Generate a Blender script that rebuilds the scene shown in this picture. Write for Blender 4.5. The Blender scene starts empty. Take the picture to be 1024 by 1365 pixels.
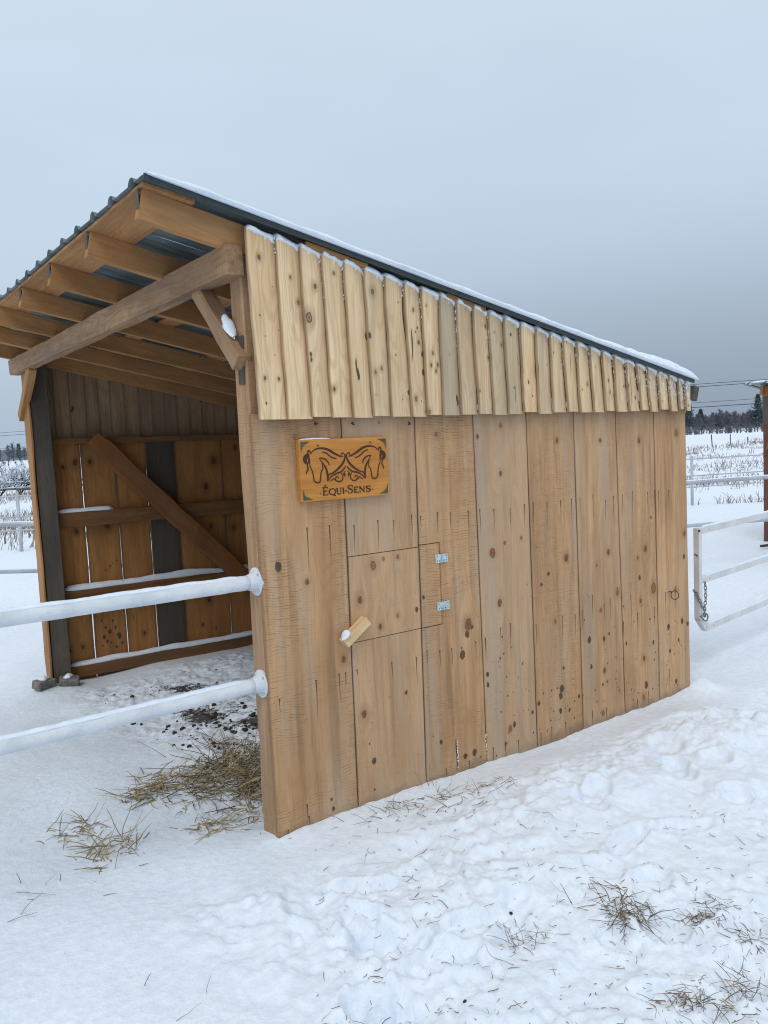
import bpy, math, random
import numpy as np
from mathutils import Vector, Matrix

random.seed(7)
RNG = np.random.default_rng(11)
scene = bpy.context.scene
COL = scene.collection
PI = math.pi

# ------------------------------------------------------------------ camera (metres; x along the side wall, y along the open front)
CAM = np.array([-1.4609, -2.8810, 1.6])
YAW, PITCH, ROLL, FPX = 0.6223, -0.0846, -0.0452, 1073.19
_fw = np.array([math.sin(YAW)*math.cos(PITCH), math.cos(YAW)*math.cos(PITCH), math.sin(PITCH)])
_r = np.array([math.cos(YAW), -math.sin(YAW), 0.0])
_u = np.cross(_r, _fw)
_c, _s = math.cos(ROLL), math.sin(ROLL)
_R, _U = _c*_r+_s*_u, -_s*_r+_c*_u
cd = bpy.data.cameras.new('camera')
cd.sensor_fit = 'HORIZONTAL'; cd.sensor_width = 36; cd.lens = FPX/1024*36
cd.clip_start = 0.05; cd.clip_end = 6000
co = bpy.data.objects.new('camera', cd); COL.objects.link(co)
m = Matrix.Identity(4)
for i in range(3):
    m[i][0], m[i][1], m[i][2], m[i][3] = _R[i], _U[i], -_fw[i], CAM[i]
co.matrix_world = m
scene.camera = co

def ray(x, y): return _fw+_R*(x-512)/FPX-_U*(y-682.5)/FPX
def onY(x, y, Y): d = ray(x, y); return CAM+d*(Y-CAM[1])/d[1]
def onZ(x, y, Z): d = ray(x, y); return CAM+d*(Z-CAM[2])/d[2]
def atD(x, y, D): return CAM+ray(x, y)*D

# ------------------------------------------------------------------ numpy noise
_perm = RNG.permutation(4096)
_grad = RNG.normal(size=(4096, 2)); _grad /= np.linalg.norm(_grad, axis=1)[:, None]
def pn(x, y, seed=0):
    x = np.asarray(x, float)+seed*17.37; y = np.asarray(y, float)+seed*9.13
    xi = np.floor(x).astype(int); yi = np.floor(y).astype(int); xf = x-xi; yf = y-yi
    def g(i, j):
        h = _perm[(_perm[(xi+i) & 4095]+(yi+j)) & 4095]
        return _grad[h, 0]*(xf-i)+_grad[h, 1]*(yf-j)
    u = xf*xf*xf*(xf*(xf*6-15)+10); v = yf*yf*yf*(yf*(yf*6-15)+10)
    a = g(0, 0)*(1-u)+g(1, 0)*u; b = g(0, 1)*(1-u)+g(1, 1)*u
    return (a*(1-v)+b*v)*1.5
def fbm(x, y, o=3, seed=0):
    t = 0; a = 1; n = 0
    for k in range(o):
        t = t+a*pn(np.asarray(x)*2**k, np.asarray(y)*2**k, seed+k*3); n += a; a *= .5
    return t/n
def ss(a, b, x):
    t = np.clip((np.asarray(x, float)-a)/(b-a), 0, 1); return t*t*(3-2*t)

# ------------------------------------------------------------------ node helpers
class NT:
    def __init__(s, name):
        s.m = bpy.data.materials.new(name); s.m.use_nodes = True; s.t = s.m.node_tree; s.t.nodes.clear()
        s.out = s.n('ShaderNodeOutputMaterial'); s.b = s.n('ShaderNodeBsdfPrincipled')
        s.l(s.b.outputs[0], s.out.inputs[0])
    def n(s, k, **kw):
        o = s.t.nodes.new(k)
        for a, v in kw.items(): setattr(o, a, v)
        return o
    def l(s, a, b): s.t.links.new(a, b)
    def put(s, i, v):
        if isinstance(v, bpy.types.NodeSocket): s.l(v, i)
        elif isinstance(v, (tuple, list)) and len(v) == 3 and i.type == 'RGBA': i.default_value = (*v, 1)
        else: i.default_value = v
    def math(s, op, a, b=0.0, clamp=False):
        o = s.n('ShaderNodeMath', operation=op, use_clamp=clamp); s.put(o.inputs[0], a); s.put(o.inputs[1], b); return o.outputs[0]
    def vm(s, op, a, b=(0, 0, 0)):
        o = s.n('ShaderNodeVectorMath', operation=op); s.put(o.inputs[0], a); s.put(o.inputs[1], b); return o.outputs[0]
    def mix(s, f, a, b, bt='MIX'):
        o = s.n('ShaderNodeMix', data_type='RGBA', blend_type=bt); s.put(o.inputs[0], f); s.put(o.inputs[6], a); s.put(o.inputs[7], b); return o.outputs[2]
    def mr(s, v, a, b, c=0.0, d=1.0):
        o = s.n('ShaderNodeMapRange'); o.interpolation_type = 'SMOOTHSTEP'
        for i, q in enumerate((v, a, b, c, d)): s.put(o.inputs[i], q)
        return o.outputs[0]
    def noise(s, v, sc, det=3, rough=.55, dist=0.0):
        o = s.n('ShaderNodeTexNoise'); s.put(o.inputs['Vector'], v); s.put(o.inputs['Scale'], sc)
        o.inputs['Detail'].default_value = det; o.inputs['Roughness'].default_value = rough; o.inputs['Distortion'].default_value = dist
        return o.outputs[0]
    def bump(s, h, st, d=.002, prev=None):
        o = s.n('ShaderNodeBump'); o.inputs['Strength'].default_value = st; o.inputs['Distance'].default_value = d
        s.l(h, o.inputs['Height'])
        if prev: s.l(prev, o.inputs['Normal'])
        return o.outputs[0]
    def attr(s, n, vec=False):
        o = s.n('ShaderNodeAttribute', attribute_name=n); return o.outputs['Vector' if vec else 'Fac']

def wood(name, base, dark, grey=(.25, .24, .22), mode='obj', greyness=.3, saw=.5, knots=.5, ring=.5, knotc=(.13, .048, .018)):
    """mode 'obj': local x is the grain direction; 'attr': wc attribute (along, across, plank id)."""
    t = NT(name)
    if mode == 'obj':
        tc = t.n('ShaderNodeTexCoord').outputs['Object']; oi = t.n('ShaderNodeObjectInfo').outputs['Random']
        off = t.n('ShaderNodeCombineXYZ')
        for i, k in enumerate((37., 71., 23.)): t.l(t.math('MULTIPLY', oi, k), off.inputs[i])
        v = t.vm('ADD', tc, off.outputs[0]); rnd = oi
    else:
        v = t.attr('wc', True); rnd = t.attr('rnd')
    g1 = t.noise(t.vm('MULTIPLY', v, (2.2, 70, 70)), 1, 4, .6)
    warp = t.noise(t.vm('MULTIPLY', v, (1.0, 6.5, 6.5)), 1, 2, .5, .3)
    ringv = t.math('SINE', t.math('MULTIPLY', t.math('ADD', warp, t.math('MULTIPLY', g1, .03)), 95.0))
    ringv = t.mr(ringv, -.2, 1.0)
    big = t.noise(t.vm('MULTIPLY', v, (1.3, 7, 7)), 1, 3)
    fine = t.noise(t.vm('MULTIPLY', v, (9, 260, 260)), 1, 2)
    c = t.mix(t.mr(big, .32, .68), tuple(min(1, b*1.10) for b in base), tuple(b*.66+d*.34 for b, d in zip(base, dark)))
    band = t.noise(t.vm('MULTIPLY', t.vm('ADD', v, (9, 2, 4)), (.55, 24, 24)), 1, 3, .6)
    c = t.mix(t.mr(band, .45, .75, 0, .45), c, tuple(b*.5+d*.5 for b, d in zip(base, dark)))
    c = t.mix(t.mr(band, .5, .25, 0, .35), c, tuple(min(1, b*1.3) for b in base))
    c = t.mix(t.math('MULTIPLY', ringv, ring*.5), c, dark)
    c = t.mix(t.mr(g1, .5, .78, 0, .42), c, dark)
    c = t.mix(t.mr(fine, .5, .8, 0, .3), c, dark)
    # per plank tint
    c = t.mix(t.mr(rnd, 0, 1, 0, .30), c, tuple(x*.72 for x in base))
    gm = t.noise(t.vm('MULTIPLY', t.vm('ADD', v, (5, 3, 1)), (.9, 9, 9)), 1, 4, .65)
    c = t.mix(t.mr(gm, .5, .72, 0, greyness), c, grey)
    h = t.math('ADD', t.math('MULTIPLY', g1, .6), t.math('MULTIPLY', fine, .4))
    if saw > 0:
        wob = t.noise(v, 3, 2)
        sx = t.n('ShaderNodeSeparateXYZ'); t.l(v, sx.inputs[0])
        ph = t.math('ADD', t.math('MULTIPLY', sx.outputs[0], 540.0), t.math('MULTIPLY', wob, 60.0))
        ln = t.mr(t.math('SINE', ph), .35, .98)
        mm = t.noise(t.vm('MULTIPLY', v, (60, 14, 14)), 1, 3, .7)
        sm = t.mr(t.noise(t.vm('MULTIPLY', v, (2.2, 3.0, 3.0)), 1, 2), .36, .6)
        sl = t.math('MULTIPLY', t.math('MULTIPLY', ln, t.mr(mm, .38, .68)), sm)
        if mode == 'attr': sl = t.math('MULTIPLY', sl, t.mr(rnd, .3, .8, .25, 1))
        c = t.mix(t.math('MULTIPLY', sl, saw*.75), c, tuple(x*.9 for x in dark))
        h = t.math('SUBTRACT', h, t.math('MULTIPLY', sl, saw*.9))
    kv = t.vm('ADD', t.vm('MULTIPLY', v, (1.5, 4.5, 0)), t.vm('MULTIPLY', t.noise(v, 25, 1), (.10, .16, 0)))
    vo = t.n('ShaderNodeTexVoronoi'); t.put(vo.inputs['Vector'], kv); vo.inputs['Scale'].default_value = 1.6
    sel = t.math('GREATER_THAN', t.sep(vo.outputs['Color']), 1-knots)
    kd = t.math('MULTIPLY', t.mr(vo.outputs['Distance'], .03, .085, 1, 0), sel)
    c = t.mix(t.math('MULTIPLY', kd, .85), c, knotc)
    if mode == 'attr':
        k = t.attr('knot'); c = t.mix(k, c, knotc)
        s_ = t.attr('stain'); c = t.mix(s_, c, (.035, .03, .028))
        gg = t.attr('grey'); c = t.mix(gg, c, grey)
        sn2 = t.attr('snow'); c = t.mix(sn2, c, (.82, .86, .92))
    t.l(c, t.b.inputs['Base Color']); t.b.inputs['Roughness'].default_value = .82
    t.b.inputs['Specular IOR Level'].default_value = .25
    t.l(t.bump(h, .8, .003), t.b.inputs['Normal'])
    return t.m
def _sep(s, col):
    o = s.n('ShaderNodeSeparateColor'); s.l(col, o.inputs[0]); return o.outputs[0]
NT.sep = _sep

M = {}
M['siding'] = wood('weathered_pine_siding', (.585, .352, .180), (.22, .098, .038), mode='attr', grey=(.45, .345, .25), greyness=.5, saw=.75, knots=.0, ring=.30, knotc=(.23, .085, .024))
M['slab'] = wood('fresh_pine_slabs', (.89, .655, .40), (.48, .27, .11), mode='attr', grey=(.36, .30, .22), greyness=.35, saw=.12, knots=.12, ring=.65)
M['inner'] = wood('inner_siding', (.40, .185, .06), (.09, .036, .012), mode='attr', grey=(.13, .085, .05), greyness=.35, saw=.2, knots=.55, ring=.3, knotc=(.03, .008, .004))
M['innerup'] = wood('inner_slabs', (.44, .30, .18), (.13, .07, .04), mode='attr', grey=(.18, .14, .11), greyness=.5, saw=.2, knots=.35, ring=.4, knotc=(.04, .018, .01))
M['rafter'] = wood('rafter_wood', (.47, .245, .10), (.15, .06, .02), grey=(.27, .19, .12), greyness=.45, saw=.2, knots=.3, ring=.35)
M['beam'] = wood('beam_wood', (.44, .27, .15), (.13, .07, .035), grey=(.19, .15, .12), greyness=.6, saw=.5, knots=.2, ring=.5)
M['post'] = wood('post_wood', (.46, .28, .155), (.15, .075, .035), grey=(.42, .33, .25), greyness=.8, saw=.35, knots=.3, ring=.35)
M['greypost'] = wood('old_grey_wood', (.125, .105, .085), (.04, .036, .032), grey=(.07, .068, .065), greyness=.6, saw=.25, knots=.5, ring=.4, knotc=(.02, .015, .012))
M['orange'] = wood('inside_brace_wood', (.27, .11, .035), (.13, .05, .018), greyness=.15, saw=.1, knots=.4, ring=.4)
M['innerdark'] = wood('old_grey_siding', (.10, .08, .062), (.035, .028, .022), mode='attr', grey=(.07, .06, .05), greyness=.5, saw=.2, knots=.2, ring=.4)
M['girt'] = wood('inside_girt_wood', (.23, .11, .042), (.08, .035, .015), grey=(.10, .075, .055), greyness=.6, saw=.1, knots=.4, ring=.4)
M['sign'] = wood('varnished_sign_wood', (.60, .265, .055), (.36, .11, .02), grey=(.42, .15, .03), greyness=.55, saw=.0, knots=.25, ring=.6, knotc=(.30, .08, .02))
M['sign'].node_tree.nodes['Principled BSDF'].inputs['Roughness'].default_value = .5
M['block'] = wood('turn_block_wood', (.80, .58, .33), (.40, .22, .10), greyness=.1, saw=.2, knots=0, ring=.5)

def simple(name, c, rough=.6, metal=0, var=.15, scale=30, bump=.2, bd=.002, c2=None):
    t = NT(name); tc = t.n('ShaderNodeTexCoord').outputs['Object']
    n = t.noise(tc, scale, 4, .6)
    cc = t.mix(t.mr(n, .3, .7), tuple(x*(1-var) for x in c), tuple(min(1, x*(1+var)) for x in c) if c2 is None else c2)
    t.l(cc, t.b.inputs['Base Color']); t.b.inputs['Roughness'].default_value = rough; t.b.inputs['Metallic'].default_value = metal
    if bump: t.l(t.bump(n, bump, bd), t.b.inputs['Normal'])
    return t.m
def metal_roof():
    t = NT('painted_metal_roof'); tc = t.n('ShaderNodeTexCoord').outputs['Object']
    n = t.noise(t.vm('MULTIPLY', tc, (1, 14, 4)), 2, 4); n2 = t.noise(tc, 40, 3)
    c = t.mix(t.mr(n, .3, .7), (.10, .14, .15), (.17, .22, .235)); c = t.mix(t.mr(n2, .62, .75, 0, .4), c, (.3, .32, .33))
    t.l(c, t.b.inputs['Base Color']); t.b.inputs['Metallic'].default_value = .35; t.b.inputs['Roughness'].default_value = .42
    return t.m
M['roof'] = metal_roof()
M['trim'] = simple('dark_grey_trim', (.035, .045, .046), .45, .2, .2, 20, .1)
M['dark'] = simple('carved_dark', (.06, .018, .006), .8, 0, .2, 60, .1)
M['green'] = simple('green_paint', (.045, .075, .055), .6, 0, .3, 80, .1)
M['steel'] = simple('galvanised_steel', (.52, .60, .64), .42, .55, .2, 70, .1)
M['screw'] = simple('screw_metal', (.06, .06, .06), .5, .6, .2, 60, 0)
M['rust'] = simple('rusty_iron', (.10, .06, .045), .7, .4, .4, 60, .2)
M['chain'] = simple('chain_metal', (.22, .23, .24), .45, .7, .3, 90, .1)
M['wire'] = simple('power_wire', (.05, .055, .065), .7, 0, .1, 1, 0)
M['stone'] = simple('grey_block', (.17, .165, .15), .9, 0, .35, 30, .6, .01)
M['farrail'] = simple('white_rail_far', (.42, .45, .49), .6, 0, .12, 6, .1)
M['greyrail'] = simple('grey_old_rail', (.15, .15, .155), .8, 0, .3, 6, .1)
M['bark'] = simple('shrub_bark', (.075, .058, .048), .9, 0, .4, 5, 0)
M['redpost'] = wood('red_brown_post', (.16, .065, .045), (.07, .03, .02), greyness=.2, saw=.1, knots=.2, ring=.2)

def white_paint(name, frost):
    t = NT(name); tc = t.n('ShaderNodeTexCoord').outputs['Object']
    n = t.noise(tc, 14, 5, .65); n2 = t.noise(t.vm('MULTIPLY', tc, (1, 1.5, 1.5)), 55, 4, .7); n3 = t.noise(tc, 5, 3)
    c = t.mix(t.mr(n3, .3, .7), (.72, .75, .78) if frost else (.74, .74, .74), (.56, .60, .64) if frost else (.62, .62, .62))
    c = t.mix(t.mr(n2, .66, .72, 0, .8), c, (.22, .18, .15)) if not frost else t.mix(t.mr(n2, .64, .71, 0, .55), c, (.34, .33, .32))
    if not frost: c = t.mix(t.mr(t.noise(tc, 13, 5, .75), .655, .68, 0, .9), c, (.09, .05, .035))
    t.l(c, t.b.inputs['Base Color']); t.b.inputs['Roughness'].default_value = .5 if not frost else .75
    t.l(t.bump(t.math('ADD', n, t.math('MULTIPLY', n2, .8)), .8 if frost else .15, .006), t.b.inputs['Normal'])
    return t.m
M['pipe'] = white_paint('frosted_white_pipe', True)
M['gate'] = white_paint('chipped_white_paint', False)

def snow_mat(name, ground=False):
    t = NT(name); tc = t.n('ShaderNodeTexCoord').outputs['Object']
    n1 = t.noise(tc, 26, 5, .62); n2 = t.noise(tc, 170, 3, .7)
    c = t.mix(t.mr(n1, .3, .7), (.70, .775, .87), (.79, .855, .93))
    if ground:
        d = t.attr('dirt')
        dn = t.noise(tc, 30, 5, .7)
        f = t.mr(t.math('ADD', dn, t.math('MULTIPLY', d, .45)), .74, .90)
        c = t.mix(f, c, (.05, .038, .028))
        far = t.noise(tc, 1.3, 4, .6)
        c = t.mix(t.mr(far, .40, .8, 0, .35), c, (.70, .755, .83))
    t.l(c, t.b.inputs['Base Color']); t.b.inputs['Roughness'].default_value = .65
    t.b.inputs['Specular IOR Level'].default_value = .2
    b = t.bump(n1, .6, .014 if ground else .006); b = t.bump(n2, .45, .0022, b)
    t.l(b, t.b.inputs['Normal'])
    return t.m
M['snow'] = snow_mat('snow_cover'); M['ground'] = snow_mat('snow_ground', True)

def tone_mat(name, a, b, c3=None, rough=.8):
    t = NT(name); k = t.attr('tone')
    c = t.mix(t.mr(k, 0, .6), a, b)
    if c3: c = t.mix(t.mr(k, .6, 1), c, c3)
    t.l(c, t.b.inputs['Base Color']); t.b.inputs['Roughness'].default_value = rough
    return t.m
M['hay'] = tone_mat('dry_hay', (.075, .057, .034), (.27, .205, .10), (.50, .38, .19))
M['hay2'] = tone_mat('brown_hay', (.06, .04, .03), (.17, .12, .06), (.34, .26, .13))
M['weed'] = tone_mat('dead_weeds', (.13, .10, .085), (.24, .19, .16), (.33, .28, .23))
M['clod'] = simple('manure', (.035, .028, .022), .95, 0, .4, 60, .6, .01)
M['wood_far'] = tone_mat('far_bare_trees', (.085, .097, .125), (.13, .137, .162), (.17, .168, .19))  # bluish distance haze is mixed into these tree colours
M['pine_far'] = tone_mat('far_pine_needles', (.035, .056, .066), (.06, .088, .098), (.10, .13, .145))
M['hill'] = simple('far_hill_forest', (.10, .14, .19), .95, 0, .15, .02, 0)  # blue base colour carries the haze of distance

# ------------------------------------------------------------------ object helpers
def link(o, parent=None):
    COL.objects.link(o)
    if parent is not None: o.parent = parent
    return o
def mesh(name, V, F, mat, parent=None, smooth=False, attrs=None):
    me = bpy.data.meshes.new(name); me.from_pydata([tuple(map(float, v)) for v in V], [], [tuple(int(i) for i in f) for f in F])
    me.materials.append(mat)
    if attrs:
        for k, a in attrs.items():
            a = np.asarray(a, np.float32)
            if a.ndim == 2: at = me.attributes.new(k, 'FLOAT_VECTOR', 'POINT'); at.data.foreach_set('vector', a.ravel())
            else: at = me.attributes.new(k, 'FLOAT', 'POINT'); at.data.foreach_set('value', a.ravel())
    if smooth: me.polygons.foreach_set('use_smooth', [True]*len(me.polygons))
    me.update()
    return link(bpy.data.objects.new(name, me), parent)
def thing(name, label, cat, loc=(0, 0, 0), group=None):
    o = bpy.data.objects.new(name, None); o.location = loc; o.empty_display_size = .1
    tag(o, label, cat, group); return link(o)
def tag(o, label=None, cat=None, group=None, kind=None):
    if label: o['label'] = label
    if cat: o['category'] = cat
    if group: o['group'] = group
    if kind: o['kind'] = kind
    return o
def org(parent):
    return np.array(parent.location) if parent is not None else np.zeros(3)

def lumber(name, p0, p1, w, t, mat, parent=None, up=(0, 0, 1), jit=.0015, bev=.003, taper=None, n=14):
    """a board from p0 to p1 (centre line), w = size across in the 'up' sense, t = the other size"""
    p0 = np.array(p0, float); p1 = np.array(p1, float); L = np.linalg.norm(p1-p0)
    ax = (p1-p0)/L; upv = np.array(up, float); b = upv-ax*(upv@ax); b /= np.linalg.norm(b); c = np.cross(ax, b)
    V = []; F = []; ph = random.random()*50
    for i in range(n+1):
        x = L*i/n
        jw = jit*fbm(np.array(x*4), np.array(ph), 2)*2; jt = jit*fbm(np.array(x*3), np.array(ph+9), 2)*2
        ww = w if taper is None else w*(taper+(1-taper)*min(1, i/2)) 
        V += [(x, -t/2+jt, -ww/2+jw), (x, t/2+jt, -ww/2-jw), (x, t/2-jt, ww/2+jw), (x, -t/2-jt, ww/2-jw)]
    for i in range(n):
        for k in range(4):
            a = i*4+k; bb = i*4+(k+1) % 4; F.append((a, bb, bb+4, a+4))
    F.append((3, 2, 1, 0)); F.append((n*4, n*4+1, n*4+2, n*4+3))
    o = mesh(name, V, F, mat, parent)
    mt = Matrix.Identity(4); loc = p0-org(parent)
    for i in range(3): mt[i][0], mt[i][1], mt[i][2], mt[i][3] = ax[i], -c[i]*-1, b[i], loc[i]
    # right handed basis: x = ax, z = b, y = b x ax
    y = np.cross(b, ax)
    for i in range(3): mt[i][1] = y[i]
    o.matrix_local = mt
    if bev:
        md = o.modifiers.new('bevel', 'BEVEL'); md.width = bev; md.segments = 2; md.limit_method = 'ANGLE'
    return o

class MB:
    def __init__(s): s.V = []; s.F = []; s.A = {}
    def add(s, V, F, **at):
        n = len(s.V); s.V += [tuple(v) for v in V]; s.F += [tuple(i+n for i in f) for f in F]
        for k, v in at.items():
            s.A.setdefault(k, [])
            s.A[k] += list(v) if hasattr(v, '__len__') and len(v) == len(V) else [v]*len(V)
    def tube(s, pts, r, seg=6, cap=True, **at):
        pts = [np.array(p, float) for p in pts]; n = len(pts); V = []; F = []
        rr = r if hasattr(r, '__len__') else [r]*n
        prev = None
        for i, p in enumerate(pts):
            d = pts[min(i+1, n-1)]-pts[max(i-1, 0)]; d = d/(np.linalg.norm(d)+1e-9)
            a = np.cross(d, (0, 0, 1) if abs(d[2]) < .9 else (1, 0, 0)) if prev is None else prev-d*(prev@d)
            a = a/(np.linalg.norm(a)+1e-9); prev = a; b = np.cross(d, a)
            for k in range(seg):
                t = 2*PI*k/seg; V.append(p+(a*math.cos(t)+b*math.sin(t))*rr[i])
        for i in range(n-1):
            for k in range(seg):
                q = (k+1) % seg; F.append((i*seg+k, i*seg+q, (i+1)*seg+q, (i+1)*seg+k))
        if cap: F.append(tuple(range(seg))[::-1]); F.append(tuple((n-1)*seg+k for k in range(seg)))
        s.add(V, F, **at)
    def box(s, c, h, rot=None, **at):
        V = [np.array((x*h[0], y*h[1], z*h[2])) for x in (-1, 1) for y in (-1, 1) for z in (-1, 1)]
        if rot is not None: V = [np.array(rot@Vector(v)) for v in V]
        s.add([v+np.array(c) for v in V], [(0, 1, 3, 2), (4, 6, 7, 5), (0, 4, 5, 1), (2, 3, 7, 6), (0, 2, 6, 4), (1, 5, 7, 3)], **at)
    def build(s, name, mat, parent=None, smooth=False):
        o = org(parent); return mesh(name, [np.array(v)-o for v in s.V], s.F, mat, parent, smooth, s.A or None)

def ring_pts(c, a, b, r, n=20, t0=0, t1=2*PI):
    return [np.array(c)+r*(math.cos(t)*np.array(a)+math.sin(t)*np.array(b)) for t in np.linspace(t0, t1, n)]

def snow_sweep(name, path, ry, rz, parent, seg=10, amp=.45, freq=14, taper=.04, across=(0, 1, 0), drop=.3, step=.012):
    """lumpy ridge of snow lying along a path; flat underneath"""
    P = np.array(path, float); d = np.linalg.norm(np.diff(P, axis=0), axis=1); cum = np.r_[0, np.cumsum(d)]; L = cum[-1]
    n = max(8, int(L/step)); V = []; F = []; sd = random.random()*99; across = np.array(across, float)
    for i in range(n+1):
        s_ = L*i/n; c = np.array([np.interp(s_, cum, P[:, k]) for k in range(3)])
        e = min(1, s_/taper, (L-s_)/taper) if taper else 1; e = math.sqrt(max(e, .02))
        k1 = 1+amp*float(fbm(np.array(s_*freq), np.array(sd), 3)); k2 = 1+amp*float(fbm(np.array(s_*freq*.8), np.array(sd+7), 3))
        for j in range(seg):
            t = 2*PI*j/seg; z = math.sin(t)
            zz = z*rz*k1*e if z > 0 else z*rz*drop
            V.append(c+across*math.cos(t)*ry*k2*e+np.array([0, 0, zz]))
    for i in range(n):
        for j in range(seg):
            q = (j+1) % seg; F.append((i*seg+j, i*seg+q, (i+1)*seg+q, (i+1)*seg+j))
    F.append(tuple(range(seg))); F.append(tuple(n*seg+k for k in range(seg))[::-1])
    o = org(parent); return mesh(name, [v-o for v in V], F, M['snow'], parent, True)

# ------------------------------------------------------------------ ground
def wallsnow(x):  # small variation of the snow line along the wall
    return .012*np.sin(x*2.3+.6)+.010*pn(np.asarray(x)*2.2, np.asarray(x)*0+3)+.007*pn(np.asarray(x)*8, np.asarray(x)*0+6)+.004*pn(np.asarray(x)*21, np.asarray(x)*0+9)
HAYSPOTS = []
def height(x, y):
    x = np.asarray(x, float); y = np.asarray(y, float)
    near = ss(14, 6, np.hypot(x-1, y))
    h = -.19*ss(.25, 3.3, y)*ss(7, 3.4, np.abs(x-.5))*ss(9, 5, y)
    h = h+near*(.050*pn(x*.8, y*.8, 1)+.022*pn(x*2.1, y*2.1, 2))
    # drift rising to the right of the far wall end and a low ridge in front of the wall
    h = h+.05*np.exp(-((y+.55)/.35)**2)*ss(.2, 1.0, x)*ss(3.0, 2.0, x)
    # churned snow in front
    ch = ss(-.16, -.45, y)*ss(-.62, -.10, x+.35*(y+1))*near
    ch = ch*(.35+.65*ss(-.25, .25, pn(x*1.1, y*1.1, 5)+.15))
    lump = fbm(x*7.5, y*7.5, 3, 8); lump2 = fbm(x*17, y*17, 3, 14)
    bil = 1-np.abs(fbm(x*9+2*pn(x*3, y*3, 33), y*9, 2, 9))*2.2
    h = h+ch*(.034*fbm(x*5.5, y*5.5, 3, 8)+.018*lump2+.009*bil+.010*fbm(x*34, y*34, 2, 3))
    fp = ss(.10, .42, pn(x*3.9, y*3.9, 30)); h = h-ch*.040*fp
    tr = np.exp(-((np.hypot((x-.72)/.20, (y+.33)/.11)-1)/.35)**2)*.018-.02*(np.hypot((x-.72)/.20, (y+.33)/.11) < .9)*0
    h = h+tr*ss(-.1, -.2, y)
    # inside trampled
    ins = ss(.1, .4, y)*ss(3.7, 3.3, y)*ss(-.15, .3, x)*ss(2.9, 2.6, x)
    h = h+ins*(.030*fbm(x*8, y*8, 3, 21)+.012*fbm(x*24, y*24, 2, 22))
    out = ss(.3, 0, x)*ss(.1, .4, y)*near
    h = h+out*(.010*fbm(x*3, y*3, 3, 41))
    # wall line: gently keep contact height
    rp_ = np.random.RandomState(5)
    for k_ in range(46):
        px_, py_, an, big_ = rp_.uniform(-.35, 2.9), rp_.uniform(-1.9, -.42), rp_.uniform(0, 6.28), rp_.rand()
        if px_ < -.3-.35*(py_+1): continue
        dx, dy = x-px_, y-py_; u_ = dx*math.cos(an)+dy*math.sin(an); v_ = -dx*math.sin(an)+dy*math.cos(an)
        ra, rb = (.075, .062) if big_ < .65 else (.13, .05)
        dd = np.hypot(u_/ra, v_/rb)
        dd = dd+.10*pn(x*25, y*25, 77)
        h = h-(.020+.024*rp_.rand())*ss(1.12, .78, dd)+.010*np.exp(-((dd-1.28)/.16)**2)
    wl = np.exp(-(y/.14)**2)*ss(-.2, .1, x)*ss(3.15, 2.9, x)
    h = h*(1-wl)+wl*(wallsnow(x))
    h = h+.05*np.exp(-(((x-2.97)/.08)**2+((y+.02)/.10)**2))
    # wider field
    far = ss(8, 40, np.hypot(x, y))
    h = h+far*(.18*pn(x*.035, y*.035, 50)+.05*pn(x*.2, y*.2, 51))*ss(300, 120, np.hypot(x, y))
    h = h+.05*(1-near)*fbm(x*.7, y*.7, 3, 52)*ss(120, 40, np.hypot(x, y))
    D = np.hypot(x+1.46, y+2.88)
    h = h+1.5*ss(320, 450, D)-.2*ss(200, 300, D)
    return h
def axis(a, b, step, lim, g=1.13):
    mid = list(np.arange(a, b+step/2, step)); lo = []; hi = []; d = step; p = a
    while p > -lim: d *= g; p -= d; lo.append(p)
    d = step; p = mid[-1]
    while p < lim: d *= g; p += d; hi.append(p)
    return np.array(lo[::-1]+mid+hi)
GX = axis(-1.9, 3.4, .012, 2500); GY = axis(-2.3, 3.9, .012, 2500)
GXX, GYY = np.meshgrid(GX, GY); GH = height(GXX, GYY)
def gh(x, y):
    i = int(np.clip(np.searchsorted(GX, x)-1, 0, len(GX)-2)); j = int(np.clip(np.searchsorted(GY, y)-1, 0, len(GY)-2))
    u = (x-GX[i])/(GX[i+1]-GX[i]); v = (y-GY[j])/(GY[j+1]-GY[j])
    return float((GH[j, i]*(1-u)+GH[j, i+1]*u)*(1-v)+(GH[j+1, i]*(1-u)+GH[j+1, i+1]*u)*v)
def onG(x, y):
    z = 0
    for _ in range(6): p = onZ(x, y, z); z = gh(p[0], p[1])
    return onZ(x, y, z)
nx, ny = len(GX), len(GY)
dirt = ss(.15, .6, GXX)*ss(2.9, 2.4, GXX)*ss(.25, .7, GYY)*ss(3.7, 2.6, GYY)
dirt = dirt*(.55+.9*fbm(GXX*2.2, GYY*2.2, 2, 71))
dirt = np.clip(dirt, 0, 1)
me = bpy.data.meshes.new('snowy_ground')
idx = np.arange(nx*ny).reshape(ny, nx)
quads = np.stack([idx[:-1, :-1], idx[:-1, 1:], idx[1:, 1:], idx[1:, :-1]], -1).reshape(-1, 4)
me.vertices.add(nx*ny); me.vertices.foreach_set('co', np.stack([GXX, GYY, GH], -1).astype(np.float32).ravel())
me.loops.add(quads.size); me.loops.foreach_set('vertex_index', quads.ravel().astype(np.int32))
me.polygons.add(len(quads)); me.polygons.foreach_set('loop_start', (np.arange(len(quads))*4).astype(np.int32))
me.update(calc_edges=True); me.polygons.foreach_set('use_smooth', [True]*len(quads))
a_ = me.attributes.new('dirt', 'FLOAT', 'POINT'); a_.data.foreach_set('value', dirt.astype(np.float32).ravel())
me.materials.append(M['ground']); ground = link(bpy.data.objects.new('snowy_ground', me)); tag(ground, kind='structure')

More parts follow.
